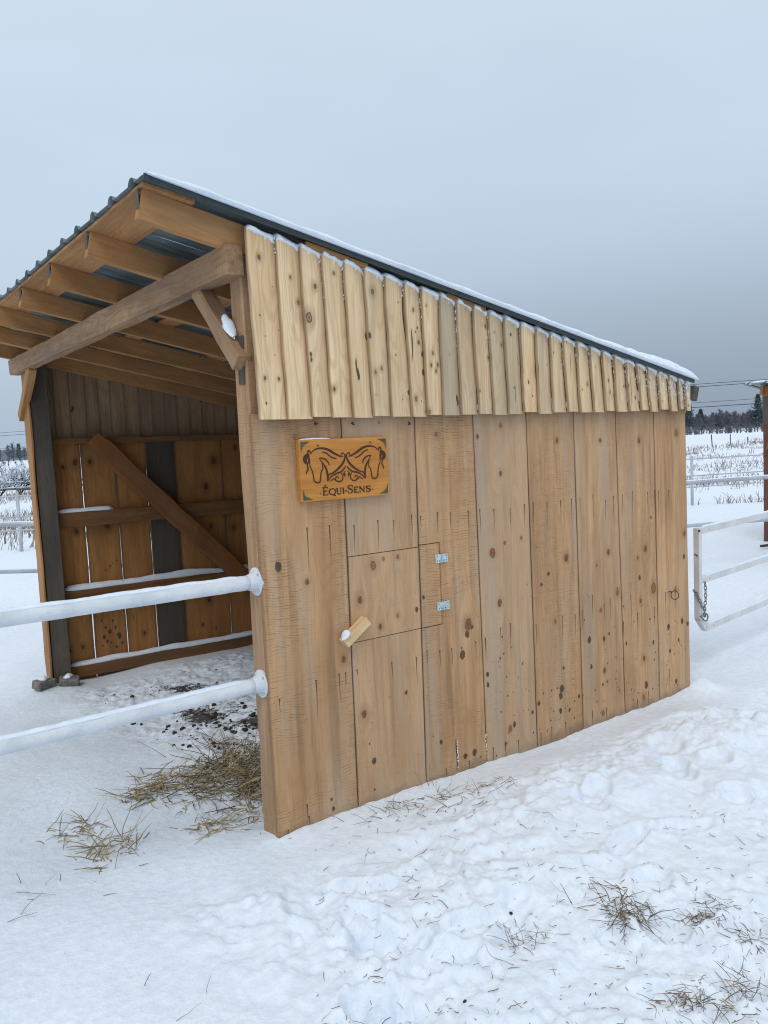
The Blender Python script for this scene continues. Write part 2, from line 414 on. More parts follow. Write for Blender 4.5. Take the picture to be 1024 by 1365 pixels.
# ------------------------------------------------------------------ shelter
L, W = 2.876, 3.87
Z1 = 1.718
def ztop(x): return 2.442-(2.442-1.874)*x/L        # top of the upper cladding
def zraf(x): return 2.550-.2085*(x+.393)           # top of the rafters
sh = thing('horse_shelter', 'open-fronted pine board run-in shed with sloping metal roof, standing in the foreground snow', 'shelter')

def planks(name, bounds, y, zlo, zhi, mat, parent, thick=.022, rids=None, dx=.006, dz=.012, facing=-1, tilt=0.0, marks=(), tones=None, gap=.003, wav=.0, hole=None, side=True, edge=.002, zbj=0.0):
    """a wall of vertical planks in ONE mesh; bounds: (xb0, xb1, xt0, xt1); zlo/zhi functions or numbers"""
    V = []; F = []; WC = []; RN = []; KN = []; ST = []; GR = []; SN = []
    for bi, (a0, a1, b0, b1) in enumerate(bounds):
        rid = random.random() if rids is None else rids[bi]; xm = (a0+a1)/2
        zl = (zlo(xm) if callable(zlo) else zlo)+zbj*random.uniform(-1, 1)
        n_x = max(3, int((a1-a0)/dx)); zt0 = (zhi(a0) if callable(zhi) else zhi); n_z = max(6, int((zt0-zl)/dz))
        U, T = np.meshgrid(np.linspace(0, 1, n_x+1), np.linspace(0, 1, n_z+1))
        zt = zhi(b0+(b1-b0)*U) if callable(zhi) else zhi
        Z = zl+(zt-zl)*T
        g = gap/2
        wL = wav*fbm(Z*5, Z*0+bi*3.3, 2, 4); wR = wav*fbm(Z*5, Z*0+bi*3.3+1.7, 2, 6)
        X0 = a0+(b0-a0)*T+g+wL; X1 = a1+(b1-a1)*T-g+wR
        X = X0+(X1-X0)*U
        e = np.minimum(U, 1-U)*(a1-a0)
        Y = y+facing*(0)+0*X
        Y = Y-facing*edge*np.exp(-(e/.004)**2)+tilt*(U)*1.0+.0015*fbm(X*8, Z*3, 2, bi)
        base = len(V); V += list(np.stack([X, Y, Z], -1).reshape(-1, 3))
        k = np.arange((n_x+1)*(n_z+1)).reshape(n_z+1, n_x+1)+base
        q = np.stack([k[:-1, :-1], k[:-1, 1:], k[1:, 1:], k[1:, :-1]], -1).reshape(-1, 4)
        if facing > 0: q = q[:, ::-1]
        F += [tuple(i) for i in q]
        kn = 0*X; st = 0*X; sn = 0*X; XW = X.copy()
        for (kind, mx, mz, rr, ln) in marks:
            if mx < a0-.05 or mx > a1+.05: continue
            if kind == 'k':
                d = np.hypot((X-mx)/rr, (Z-mz)/(rr*1.35)); kn = np.maximum(kn, .32*ss(2.4, .9, d)); d2 = np.hypot((X-mx)/(rr*2.4), (Z-mz)/(rr*6)); XW = XW-(X-mx)*np.exp(-d2**2)*.8; continue
                kn = np.maximum(kn, np.maximum(ss(1.12, .82, d)*(.62+.38*np.cos(d*9)), .28*ss(2.3, 1.0, d))); st = np.maximum(st, ss(.6, .3, d)*.45)
        tone = 0 if tones is None else tones[bi]
        gr = tone+0*X
        st = np.maximum(st, .42*np.exp(-(e/.0035)**2))
        # splash and damp near the base
        if name == 'lower_siding' and y < .1:
            vb = fbm(X*7, Z*.7, 3, 5+bi); vb2 = fbm(X*24, Z*1.0, 2, 15)
            gr = gr+ss(.20, .0, Z)*.25*(.6+fbm(X*9, Z*3, 3, 5))+.38*ss(.0, .45, vb)
            st = np.maximum(st, .22*ss(.12, .5, vb2+.3*vb)); kn = np.maximum(kn, .22*ss(.0, .5, -vb+.2*vb2))
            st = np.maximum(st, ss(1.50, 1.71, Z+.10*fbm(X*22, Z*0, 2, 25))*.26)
            st = np.maximum(st, ss(.06, -.005, Z+.03*fbm(X*16, Z*20, 2, 7))*.5)
            pass
        if name == 'upper_siding' and y < .1:
            sn = np.maximum(sn, ss(.22, .4, fbm(X*55, Z*38, 3, 12)+.75*(X/L-.83)*2.0)*ss(.20, .02, zt-Z)*ss(2.0, 2.75, X))
            sn = np.maximum(sn, ss(.25, .4, fbm(X*70, Z*50, 3, 13)+.45*ss(.05, .0, zt-Z)+.5*ss(.88, 1, U)-.45)*ss(.26, .05, zt-Z))
        WC += list(np.stack([Z+rid*7, XW, np.full_like(X, rid*31+bi*1.7)], -1).reshape(-1, 3))
        RN += [rid]*X.size; KN += list(np.clip(kn, 0, 1).ravel()); ST += list(np.clip(st, 0, 1).ravel()); GR += list(np.clip(gr, 0, .9).ravel()); SN += list(np.clip(sn, 0, 1).ravel())
        # edges and back
        fr = k; loop = list(fr[0, :])+list(fr[1:, -1])+list(fr[-1, ::-1][1:])+list(fr[::-1, 0][1:-1])
        b2 = len(V)
        for i in loop:
            v = V[i]; V.append(np.array([v[0], v[1]-facing*thick, v[2]]))
            wc = WC[i]; WC.append(np.array([wc[0], wc[1], wc[2]+.02])); RN.append(rid); KN.append(.45); ST.append(.35); GR.append(GR[i]); SN.append(0)
        m_ = len(loop)
        for i in range(m_):
            j = (i+1) % m_; f_ = (loop[j], loop[i], b2+i, b2+j); F.append(f_ if facing < 0 else f_[::-1])
        f_ = tuple(b2+i for i in range(m_)); F.append(f_[::-1] if facing < 0 else f_)
        # small crisp stains, streaks under nails and caught snow laid on the face of this plank
        def surf(x, z):
            t_ = (z-zl)/(zt0-zl); xa = a0+(b0-a0)*t_; xb = a1+(b1-a1)*t_
            return y+tilt*(x-xa)/(xb-xa)+.0015*float(fbm(np.array(x*8), np.array(z*3), 2, bi))+facing*.0009
        def put(P, C, f_, stn, snw=0.0):
            n0 = len(V)
            for (x, z), q in zip(P, stn):
                V.append(np.array((x, surf(x, z), z))); WC.append(np.array((z+rid*7, x, rid*31+bi*1.7))); RN.append(rid); KN.append(0.0); ST.append(q); GR.append(0.0); SN.append(snw)
            F.extend([tuple(k_+n0 for k_ in (g_ if facing < 0 else g_[::-1])) for g_ in f_])
        def knot_at(x, z, r):
            n_ = 14; ph_ = [random.uniform(.86, 1.14) for _ in range(n_)]; P = [(x, z)]; n0 = len(V)
            for q_ in (.5, .86, 1.05): P += [(x+r*q_*ph_[k_]*math.cos(k_*2*PI/n_+.3), z+r*1.45*q_*ph_[k_]*math.sin(k_*2*PI/n_+.3)) for k_ in range(n_)]
            dk = random.random() < .35
            ks = [.9]+[.62]*n_+[.85]*n_+[.30]*n_; sts = [.55 if dk else .2]+[.35 if dk else .0]*n_+[.42]*n_+[.05]*n_
            f_ = [(0, 1+k_, 1+(k_+1) % n_) for k_ in range(n_)]
            for l_ in (0, 1): f_ += [(1+l_*n_+k_, 1+(l_+1)*n_+k_, 1+(l_+1)*n_+(k_+1) % n_, 1+l_*n_+(k_+1) % n_) for k_ in range(n_)]
            put(P, None, f_, sts)
            for k_, q_ in enumerate(ks): KN[n0+k_] = q_
        def blob(x, z, r, q=.9, snw=0.0, asp=1.4):
            n_ = 9; ph_ = random.random()*6; P = [(x, z)]+[(x+r*random.uniform(.7, 1.2)*math.cos(k_*2*PI/n_), z+r*asp*random.uniform(.7, 1.2)*math.sin(k_*2*PI/n_)) for k_ in range(n_)]
            put(P, None, [(0, 1+k_, 1+(k_+1) % n_) for k_ in range(n_)], [q]+[q*.85]*n_, snw)
        for (kind, mx, mz, rr, ln) in marks:
            if not (zl+.01 < mz < zt0): continue
            t_ = (mz-zl)/(zt0-zl)
            if not (a0+(b0-a0)*t_ <= mx < a1+(b1-a1)*t_): continue
            if kind == 'k': knot_at(mx, mz, rr*random.uniform(.62, .85))
            elif kind == 'd': blob(mx, mz, rr)
            elif kind in 'sg':
                n_ = 7; w0 = .0021 if kind == 's' else rr*.8; P = []; q_ = []; dz_ = min(ln, mz-zl-.005)
                for k_ in range(n_+1):
                    t2 = k_/n_; wz = w0*((1-.75*t2) if kind == 's' else math.sin(PI*min(.98, max(.04, t2)))**.6)*random.uniform(.8, 1.2); xx = mx+.0025*math.sin(mx*90+t2*4)*t2*(1 if kind == 's' else 3)
                    P += [(xx-wz, mz-dz_*t2), (xx+wz, mz-dz_*t2)]; q0_ = (.9*(1-t2)**.6+.08) if kind == 's' else .9; q_ += [q0_, q0_]
                put(P, None, [(2*k_, 2*k_+2, 2*k_+3, 2*k_+1) for k_ in range(n_)], q_)
                if kind == 's': blob(mx, mz, .0038, .98, asp=1.0)
            elif kind == 'w':
                for k_ in range(22):
                    t2 = random.random(); blob(mx+random.gauss(0, .0018), mz-min(ln, mz-zl)*t2, random.uniform(.0012, .0035), 0.0, 1.0)
    return mesh(name, V, F, mat, parent, False, {'wc': np.array(WC), 'rnd': RN, 'knot': KN, 'stain': ST, 'grey': GR, 'snow': SN})

# marks seen on the boards, in photograph positions taken back to the wall plane
def mk(kind, x, y, r=4, ln=0, Y=0.0):
    p = onY(x, y, Y); dep = (p-CAM)@_fw; s_ = dep/FPX
    return (kind, p[0], p[2], r*s_*1.15, ln*s_)
marks = []
A5 = lambda x, y: (330+x*.3418, 680+y*.3418)
A7 = lambda x, y: (620+x*.3945, 640+y*.3945)
A6 = lambda x, y: (620+x*.3945, 380+y*.3945)
A3 = lambda x, y: (300+x*.3516, 280+y*.3516)
for kd, lst, f_, sc in (
    ('k', [(233, 280, 10), (375, 582, 13), (437, 350, 15), (490, 215, 17), (530, 190, 6), (585, 182, 8), (585, 412, 7), (517, 455, 10), (455, 795, 16), (860, 445, 18), (958, 165, 14), (984, 360, 11), (1003, 128, 6)], A5, .342),
    ('d', [(119, 219, 14), (455, 800, 8), (619, 712, 6), (495, 978, 9), (685, 340, 6), (659, 388, 8), (755, 905, 7), (857, 485, 10), (875, 455, 7), (838, 563, 12), (885, 945, 9), (850, 960, 8), (936, 640, 6), (938, 683, 6), (985, 578, 4), (335, 1165, 7), (327, 1128, 5), (480, 162, 5)], A5, .342),
    ('k', [(93, 245, 13), (117, 415, 11), (133, 212, 5), (190, 195, 5), (305, 478, 6), (485, 243, 9), (445, 288, 4), (515, 380, 9), (459, 440, 6), (472, 643, 7), (153, 840, 8), (467, 787, 7), (610, 232, 9), (583, 263, 5), (637, 365, 13), (593, 408, 7), (605, 602, 8), (604, 735, 9), (741, 180, 8), (711, 372, 6), (342, 262, 10)], A7, .3945),
    ('d', [(342, 268, 6), (282, 317, 5), (258, 353, 5), (420, 540, 8), (470, 537, 6), (487, 520, 4), (427, 630, 5), (333, 635, 5), (327, 705, 11), (323, 728, 9), (250, 755, 6), (385, 730, 5), (323, 780, 7), (353, 777, 5), (167, 825, 7), (228, 785, 5), (77, 658, 5), (77, 690, 5), (466, 690, 4), (545, 552, 5), (590, 330, 6), (637, 548, 5), (612, 692, 8), (688, 495, 7), (733, 475, 7), (752, 485, 6), (693, 577, 5), (722, 540, 4), (714, 680, 6), (740, 258, 6), (33, 920, 8), (3, 933, 6), (628, 126, 4), (625, 470, 3), (640, 462, 3)], A7, .3945),
    ('k', [(42, 512, 7), (120, 475, 7), (120, 637, 8), (310, 525, 7), (457, 525, 7), (588, 525, 8), (714, 500, 8)], A6, .3945),
    ('k', [(800, 850, 8), (957, 858, 8), (265, 862, 7), (583, 805, 5)], A3, .3516)):
    for (x, y, r) in lst: marks.append(mk(kd, *f_(x, y), r*sc))
for f_, sc, lst in (
    (A5, .342, [(232, 70, 140), (320, 62, 130), (415, 60, 110), (508, 42, 120), (570, 42, 60), (640, 20, 60), (675, 25, 30), (740, 10, 60), (790, 10, 50), (860, 5, 80), (267, 665, 130), (357, 640, 90), (382, 635, 60), (427, 625, 20), (563, 595, 60), (658, 575, 90), (700, 550, 50), (750, 548, 50), (797, 540, 60), (890, 515, 50), (928, 500, 60), (125, 740, 40), (232, 1150, 60), (240, 1195, 30), (158, 1250, 30), (835, 535, 30), (1005, 910, 30), (958, 930, 40), (865, 980, 40), (775, 1010, 30)]),
    (A7, .3945, [(50, 100, 70), (97, 100, 60), (152, 97, 60), (200, 83, 60), (10, 105, 60), (230, 75, 70), (277, 75, 70), (323, 70, 70), (360, 65, 90), (388, 60, 60), (432, 50, 70), (475, 70, 50), (502, 55, 60), (532, 50, 60), (565, 40, 60), (617, 40, 60), (640, 35, 60), (653, 35, 80), (688, 35, 80), (68, 535, 60), (120, 500, 40), (153, 485, 90), (240, 490, 50), (328, 460, 60), (372, 455, 60), (395, 440, 60), (430, 390, 60), (470, 420, 40), (490, 400, 60), (560, 390, 100), (535, 480, 50), (583, 450, 80), (640, 430, 50), (678, 380, 100), (710, 360, 60), (180, 880, 60), (137, 885, 50), (95, 905, 60), (257, 855, 60), (293, 835, 60), (340, 820, 60), (430, 780, 60), (478, 770, 50), (583, 740, 50), (620, 715, 60), (655, 650, 80), (690, 640, 50)])):
    for (x, y, l_) in lst: marks.append(mk('s', *f_(x, y), 2, l_*sc*1.3))
marks.append(mk('g', *A5(812, 890), 1.2, 46)); marks.append(mk('w', *A5(818, 895), 1.3, 44)); marks.append(mk('w', *A5(930, 870), 1.2, 45))
for _ in range(260):
    zz = abs(random.gauss(0, .38))+.02; xx = random.uniform(1.2, 2.86) if random.random() < .85 else random.uniform(.05, 2.86)
    if zz < 1.2: marks.append(('d', xx, zz, random.choice((.0012, .0016, .0022, .003, .0045)), 0))
for (x, ) in [(470,), (545,), (420,)]: marks.append(mk('g', x, 562, 3.0, 5))

# lower cladding: plank seams (bottom x, top x)
S = [(-.004, -.016), (.397, .405), (.781, .80), (1.170, 1.153), (1.527, 1.512), (1.887, 1.866), (2.250, 2.212), (2.572, 2.556), (2.886, 2.868)]
B = [(S[i][0], S[i+1][0], S[i][1], S[i+1][1]) for i in range(len(S)-1)]
HZ0, HZ1, HX1 = .746, 1.122, .915     # the hatch cut out of the boards
def vx(i, z): t = (z+.12)/(1.74+.12); return S[i][0]+(S[i+1*0][1]-S[i][0])*t
def seg_b(i, xa, xb, z0, z1):
    return (xa(z0), xb(z0), xa(z1), xb(z1))
tn = [.02, .20, .05, .34, .08, .14, .10, .06]
pieces = []
sl = lambda i: (lambda z: vx(i, z))
cx = lambda c: (lambda z: c)
def add_piece(xa, xb, z0, z1, tone): pieces.append((xa, xb, z0, z1, tone))
add_piece(sl(0), sl(1), -.12, 1.74, tn[0])
add_piece(sl(1), sl(2), -.12, HZ0-.002, tn[1]); add_piece(sl(1), sl(2), HZ1+.002, 1.74, tn[1])
add_piece(sl(2), sl(3), -.12, HZ0-.004, tn[2]); add_piece(sl(2), sl(3), HZ1+.010, 1.74, tn[2]); add_piece(cx(HX1-.0020), sl(3), HZ0-.0035, HZ1+.0095, tn[2])
for i in range(3, 8): add_piece(sl(i), sl(i+1), -.12, 1.74, tn[i])
def merge_planks(name, pcs, parent, y=0.0, **kw):
    """one mesh out of several plank pieces"""
    obs = []
    for (xa, xb, z0, z1, tone) in pcs:
        obs.append(planks(name, [seg_b(0, xa, xb, z0, z1)], y, z0, z1, M['siding'], None, marks=marks, tones=[tone], rids=[{tn[0]: .85, tn[1]: .42, tn[2]: .75}.get(tone, None) or random.uniform(.1, .6)], dx=.0038, dz=.007, gap=.0065, wav=.0015, **kw))
    # join by data
    V = []; F = []; AT = {k: [] for k in ('wc', 'rnd', 'knot', 'stain', 'grey', 'snow')}
    for o in obs:
        d = o.data; n = len(V); V += [tuple(v.co) for v in d.vertices]; F += [tuple(i+n for i in p.vertices) for p in d.polygons]
        for k in AT:
            a = d.attributes[k]
            if k == 'wc': AT[k] += [tuple(q.vector) for q in a.data]
            else: AT[k] += [q.value for q in a.data]
        bpy.data.objects.remove(o); bpy.data.meshes.remove(d)
    AT['wc'] = np.array(AT['wc']); return mesh(name, V, F, M['siding'], parent, False, AT)
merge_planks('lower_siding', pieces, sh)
hatch = merge_planks('hatch_door', [(sl(1), sl(2), HZ0+.0015, HZ1-.0015, tn[1]), (lambda z: vx(2, z), cx(HX1+.0020), HZ0+.0005, HZ1+.006, tn[2])], sh, y=-.0015)
def hinge(x, z):
    mb = MB()
    mb.box((x-.0195, -.0042, z), (.0175, .0015, .020)); mb.box((x+.0195, -.0042, z), (.0175, .0015, .020)); mb.tube([(x, -.0075, z-.020), (x, -.0075, z+.020)], .0032, 8)
    h = mb.build('hinge', M['steel'], sh)
    for sx in (-.027, -.012, .012, .027):
        for sz in (-.011, .011):
            if abs(sx) < .02 and sz > 0: continue
            m2 = MB(); m2.tube([(x+sx, -.0068, z+sz), (x+sx, -.0058, z+sz)], .0028, 8); o = m2.build('screw', M['screw'], h)
hinge(.921, 1.056); hinge(.921, .831)
tb = lumber('turn_block', (.345, -.026, .760), (.466, -.026, .842), .040, .044, M['block'], sh, up=(-.55, 0, .8), bev=.002)
snow_sweep('snow_patch', [(.330, -.036, .778), (.352, -.036, .796), (.374, -.036, .806)], .022, .020, sh, taper=.02, freq=30)
mb = MB(); mb.tube([(.382, -.0405, .778), (.382, -.0385, .778)], .004, 8); mb.build('screw', M['screw'], tb) if False else None
# tie ring
p = onY(896, 793, -.012); mb = MB(); mb.tube(ring_pts((p[0]+.005, -.028, p[2]), (.93, -.36, 0), (0, .1, 1), .026, 26), .0028, 7, cap=False)
mb.tube([(p[0]-.020, .0, p[2]+.022), (p[0]-.020, -.028, p[2]+.022)], .004, 7)
tr = mb.build('tie_ring', M['rust'], sh, True)
mb = MB(); mb.box((p[0]-.02, -.003, p[2]+.024), (.008, .003, .006)); mb.build('screw_plate', M['steel'], sh)

# upper cladding of overlapping slabs
ut = [-.007, .119, .226, .331, .433, .534, .643, .748, .84, .947, 1.045, 1.146, 1.245, 1.348, 1.454, 1.563, 1.666, 1.759, 1.862, 1.967, 2.064, 2.162, 2.264, 2.355, 2.449, 2.552, 2.651, 2.744, 2.812, 2.885]
ub = [.010, .134, .25, .344, .449, .554, .651, .764, .854, .947, 1.057, 1.166, 1.264, 1.364, 1.468, 1.575, 1.68, 1.788, 1.887, 1.995, 2.094, 2.183, 2.293, 2.4, 2.489, 2.574, 2.674, 2.762, 2.823, 2.892]
UB = []
for i in range(len(ut)-1): UB.append((ub[i]-.006, ub[i+1]+.004, ut[i]-.006, ut[i+1]+.004))
umarks = []
for kd, lst in (('k', [(125, 180, 9), (147, 638, 6), (205, 640, 6), (340, 290, 10), (410, 240, 6), (408, 680, 8), (555, 310, 11), (565, 615, 7), (592, 600, 7), (720, 715, 9), (768, 765, 7), (245, 255, 6), (279, 350, 8)]),
                ('d', [(152, 733, 4), (318, 548, 6), (320, 568, 6), (540, 478, 9), (752, 545, 8), (755, 615, 8), (150, 478, 2), (190, 550, 2), (205, 455, 2), (127, 400, 3), (180, 290, 2), (643, 550, 3), (720, 462, 3), (565, 700, 2)])):
    for (x, y, r) in lst: umarks.append(mk(kd, *A3(x, y), r*.35, Y=-.03))
umarks += [mk('g', *A3(492, 560), 1.6, 30, Y=-.03), mk('g', *A3(500, 600), 2.0, 16, Y=-.03), mk('g', *A3(675, 315), 1.5, 60, Y=-.03), mk('g', *A3(700, 450), 1.3, 45, Y=-.03), mk('g', *A3(880, 700), 2.4, 15, Y=-.03), mk('k', *A3(312, 410), 6, Y=-.03)]
for i in range(60):
    umarks.append(('k' if i % 3 else 'd', random.uniform(.7, 2.85), random.uniform(1.74, 2.25), random.choice((.003, .005, .008)), 0))
for i in range(14): umarks.append(('g', random.uniform(1.0, 2.85), random.uniform(1.85, 2.1), .0025, random.uniform(.05, .2)))
utone = [0, 0, .02, .0, .0, .08, .05, .1, .05, .65, .4, .25, .45, .5, 0, .35, .2, .1, .05, .15, .0, .1, .05, .15, .2, .05, .3, .25, .1]
planks('upper_siding', UB, -.047, lambda x: Z1-.004*math.sin(x*40), lambda x: 2.442-(2.442-1.874)*x/L, M['slab'], sh, thick=.016, dx=.006, dz=.010, tilt=.026, marks=umarks, tones=utone, gap=0, wav=.006, zbj=.003)
lumber('nailer', (.0, .0, Z1+.14), (L, .0, Z1+.02+.12), .02, .02, M['greypost'], sh, n=4) if False else None

# posts
def postbox(name, x0, x1, y0, y1, z0, z1, mat, bow=0):
    return lumber(name, ((x0+x1)/2+bow, (y0+y1)/2, z0), ((x0+x1)/2-.012, (y0+y1)/2, z1), x1-x0, y1-y0, mat, sh, up=(1, 0, 0), jit=.003, bev=.004)
postbox('corner_post', .002, .122, .0245, .135, -.2, 2.37, M['post'])
postbox('corner_post', .012, .145, 3.735, 3.868, -.35, 2.37, M['greypost'])
lumber('post_lit_front', (-.008, 3.80, -.35), (-.014, 3.80, 2.26), .155, .016, M['rafter'], sh, up=(0, 1, 0), jit=.004)  # added brown strip standing for the post's own lit front face
postbox('corner_post', L-.13, L-.012, .0245, .14, -.2, 1.80, M['post'])
postbox('corner_post', L-.13, L-.012, 3.735, 3.868, -.35, 1.80, M['greypost'])
lumber('header_beam', (-.048, -.004, 2.329), (-.044, 3.99, 2.322), .116, .076, M['beam'], sh, jit=.004, bev=.004, n=30)
lumber('back_beam', (L-.07, .15, 1.73), (L-.07, 3.72, 1.73), .12, .06, M['beam'], sh, n=10)
# knee braces
kb = lumber('knee_brace', (-.030, .375, 2.285), (-.022, .035, 1.94), .072, .062, M['beam'], sh, jit=.004)
lumber('knee_brace', (-.030, 3.46, 2.28), (-.026, 3.93, 1.93), .075, .055, M['rafter'], sh, jit=.003)
snow_sweep('snow_patch', [(-.035, .150, 2.135), (-.035, .105, 2.085), (-.035, .068, 2.045)], .026, .026, sh, taper=.03, amp=.9, across=(1, 0, 0), freq=24)
lumber('post_cleat_or_shade', (-.010, .060, 2.05), (-.006, .072, 1.86), .050, .014, M['greypost'], sh, up=(0, 1, 0))  # added dark strip standing for the shading on the post below the brace

# rafters
for n_ in range(7):
    y = .028+n_*.6406
    lumber('rafter', (-.40, y, zraf(-.40)-.055), (L+.035, y, zraf(L+.035)-.055), .110, .040, M['rafter'], sh, jit=.003, n=24)
    lumber('end_cap', (-.402, y, zraf(-.402)-.107), (-.402, y, zraf(-.402)-.004), .036, .004, M['greypost'], sh, up=(0, 1, 0), n=2, bev=0) 
# flat boards on the rafters carrying the sheets
for x, w in ((-.30, .20), (.42, .10), (1.02, .14), (1.62, .10), (2.2, .14), (2.82, .12)):
    z = zraf(x)+.009
    o = lumber('purlin', (x, -.02, z), (x, 3.94, z), w, .016, M['rafter'], sh, up=(1, 0, -.2085), jit=.002, n=20)
# blocking between the rafters under the front board
# ribbed metal roof
def roof_sheet(parent, x0, x1, y0, y1, zf, pitch=.2385, ph=0.0, name='roof_sheet'):
    ys = []; y = y0
    V = []; F = []
    prof = [(0, 0), (.085, 0), (.10, .018), (.112, .023), (.128, .023), (.140, .018), (.155, 0), (.2385, 0)]
    pts = []; y = y0+ph
    pts.append((y0, 0))
    while y < y1:
        for (a, h) in prof:
            if y0 < y+a*pitch/.2385 < y1: pts.append((y+a*pitch/.2385, h))
        y += pitch
    pts.append((y1, 0)); xs = np.linspace(x0, x1, 30)
    for x in xs:
        for (yy, h) in pts:
            w_ = .003*math.sin(x*5+yy*3)
            V.append((x, yy, zf(x)+h+w_))
    n = len(pts)
    for i in range(len(xs)-1):
        for j in range(n-1):
            F.append((i*n+j, (i+1)*n+j, (i+1)*n+j+1, i*n+j+1))
    o = mesh(name, V, F, M['roof'], parent); md = o.modifiers.new('s', 'SOLIDIFY'); md.thickness = .0025; md.offset = 1
    return o, pts
rs, rpts = roof_sheet(sh, -.412, L-.015, -.062, 4.0, lambda x: zraf(x)+.019, ph=-.24)
# rake flashing along the near edge
lumber('rake_trim', (-.41, -.066, zraf(-.41)+.014), (L-.015, -.066, zraf(L-.015)+.014), .027, .006, M['trim'], sh, jit=.001)
lumber('rake_board', (.25, -.030, zraf(.25)-.004), (.55, -.030, zraf(.55)-.004), .022, .03, M['rafter'], sh, n=4)
lumber('rake_board', (.98, -.030, zraf(.98)-.004), (1.22, -.030, zraf(1.22)-.004), .022, .03, M['rafter'], sh, n=4)
lumber('end_block', (L+.012, -.028, zraf(L)-.045), (L+.06, -.028, zraf(L+.06)-.045), .085, .03, M['greypost'], sh, n=3)

# snow on the roof
def roof_snow():
    xs = np.arange(-.395, L+.012, .022); ys = np.r_[np.linspace(-.084, -.03, 9), np.arange(-.015, 3.97, .013)]
    X, Y = np.meshgrid(xs, ys, indexing='ij')
    t = .010+.030*ss(-.3, 2.9, X)+.014*ss(2.2, 2.85, X)
    t = t*(1+.35*fbm(X*7, Y*7, 3, 61))
    t = t*(1-.85*ss(.12, .6, Y)*ss(.5, -.2, X))
    front = ss(-.44, -.36+0*X, X+.0); ez = np.sqrt(np.clip((Y+.086)/.05, 0.0, 1)); ez2 = np.sqrt(np.clip((L+.014-X)/.05, 0, 1))
    top = t*ez*ez2*(.25+.75*front)*ss(-.44, -.30, X-.35*ss(.15, .5, Y))
    ry = (Y+.24+.075+.0) % .2385
    rib = np.where((Y > -.07) & (Y < 3.95), .0, 0)
    ribh = np.interp(Y, [p_[0] for p_ in rpts], [p_[1] for p_ in rpts]); ribh = np.where((Y < -.062) | (X > L-.015), 0, ribh)
    Zb = zraf(X)+.019+.0045+ribh
    Zt = np.maximum(zraf(X)+.026+top*1.0+.010*ss(.0, .03, top), Zb+.0008+.25*top)
    X0_ = X; Zb_ = Zb
    X = X+.13*ss(.03, .25, Y)*ss(.5, -.4, X)*(1+.5*fbm(Y*6, Y*0+2, 2))
    dzz = -.2085*(X-X0_); Zb = Zb_+dzz; Zt = Zt+dzz
    V = list(np.stack([X, Y, Zt], -1).reshape(-1, 3)); nb = len(V); V += list(np.stack([X, Y+.004*(Y < -.09), np.minimum(Zb, Zt-.001)], -1).reshape(-1, 3))
    k = np.arange(X.size).reshape(X.shape); F = []
    for a in (0,):
        q = np.stack([k[:-1, :-1], k[1:, :-1], k[1:, 1:], k[:-1, 1:]], -1).reshape(-1, 4); F += [tuple(i) for i in q]; F += [tuple(i[::-1]+nb) for i in q]
    lp = list(k[:, 0])+list(k[-1, 1:])+list(k[::-1, -1][1:])+list(k[0, ::-1][1:-1])
    for i in range(len(lp)):
        a, b = lp[i], lp[(i+1) % len(lp)]; F.append((a, a+nb, b+nb, b))
    return mesh('roof_snow', V, F, M['snow'], sh, True)
roof_snow()
snow_sweep('roof_edge_snow', [(-.40, -.070, zraf(-.40)+.030)]+[(x, -.070, zraf(x)+.031) for x in np.linspace(-.2, L-.01, 16)], .022, .016, sh, amp=.5, freq=7, taper=.15, seg=10)
# snow along the top of the slabs
def slab_snow():
    xs = np.arange(-.01, L+.012, .006); V = []; F = []; seg = 10
    seams = np.array(ut)
    for i, x in enumerate(xs):
        j = int(np.clip(np.searchsorted(seams, x)-1, 0, len(seams)-2)); u = (x-seams[j])/(seams[j+1]-seams[j])
        y = -.045+.026*u; hang = .020*math.exp(-((u-.93)/.11)**2)+.009*math.exp(-((u)/.10)**2)*0
        k = 1+.55*float(fbm(np.array(x*16), np.array(2.2), 3)); kz = 1+.5*float(fbm(np.array(x*9), np.array(7.2), 3))
        e = math.sqrt(max(.03, min(1, (x+.012)/.02, (L+.014-x)/.02)))
        z = ztop(x)
        for s_ in range(seg):
            t = 2*PI*s_/seg; zz = math.sin(t)
            V.append((x, y+.014+math.cos(t)*.026*k*e-(.0 if zz > 0 else .0), z+(zz*.020*kz*e if zz > 0 else zz*(.007*k+hang)*e)))
    n = len(xs)
    for i in range(n-1):
        for j in range(seg):
            q = (j+1) % seg; F.append((i*seg+j, i*seg+q, (i+1)*seg+q, (i+1)*seg+j))
    F.append(tuple(range(seg))); F.append(tuple((n-1)*seg+k for k in range(seg))[::-1])
    mesh('slab_top_snow', V, F, M['snow'], sh, True)
    # crumbs caught in the grooves
    mb = MB()
    for j in range(1, len(ut)-1):
        if random.random() < .12: continue
        ln = random.uniform(.06, .24); z = ztop(ut[j])
        n = int(ln/.007)
        for q in range(n):
            if random.random() < .25+.5*q/n: continue
            zz = z-ln*q/n; x = np.interp(zz, [Z1, z], [ub[j], ut[j]])-.006+random.gauss(0, .0022); r = random.uniform(.0025, .0065)*(1-.5*q/n)
            y = -.030+random.gauss(0, .003)
            V = [(x+r*a, y+r*b, zz+r*c*1.3) for a, b, c in ((1, 0, 0), (-1, 0, 0), (0, 1, 0), (0, -1, 0), (0, 0, 1), (0, 0, -1))]
            mb.add(V, [(0, 2, 4), (2, 1, 4), (1, 3, 4), (3, 0, 4), (2, 0, 5), (1, 2, 5), (3, 1, 5), (0, 3, 5)])
    mb.build('groove_snow', M['snow'], sh, True)['kind'] = 'stuff'
slab_snow()

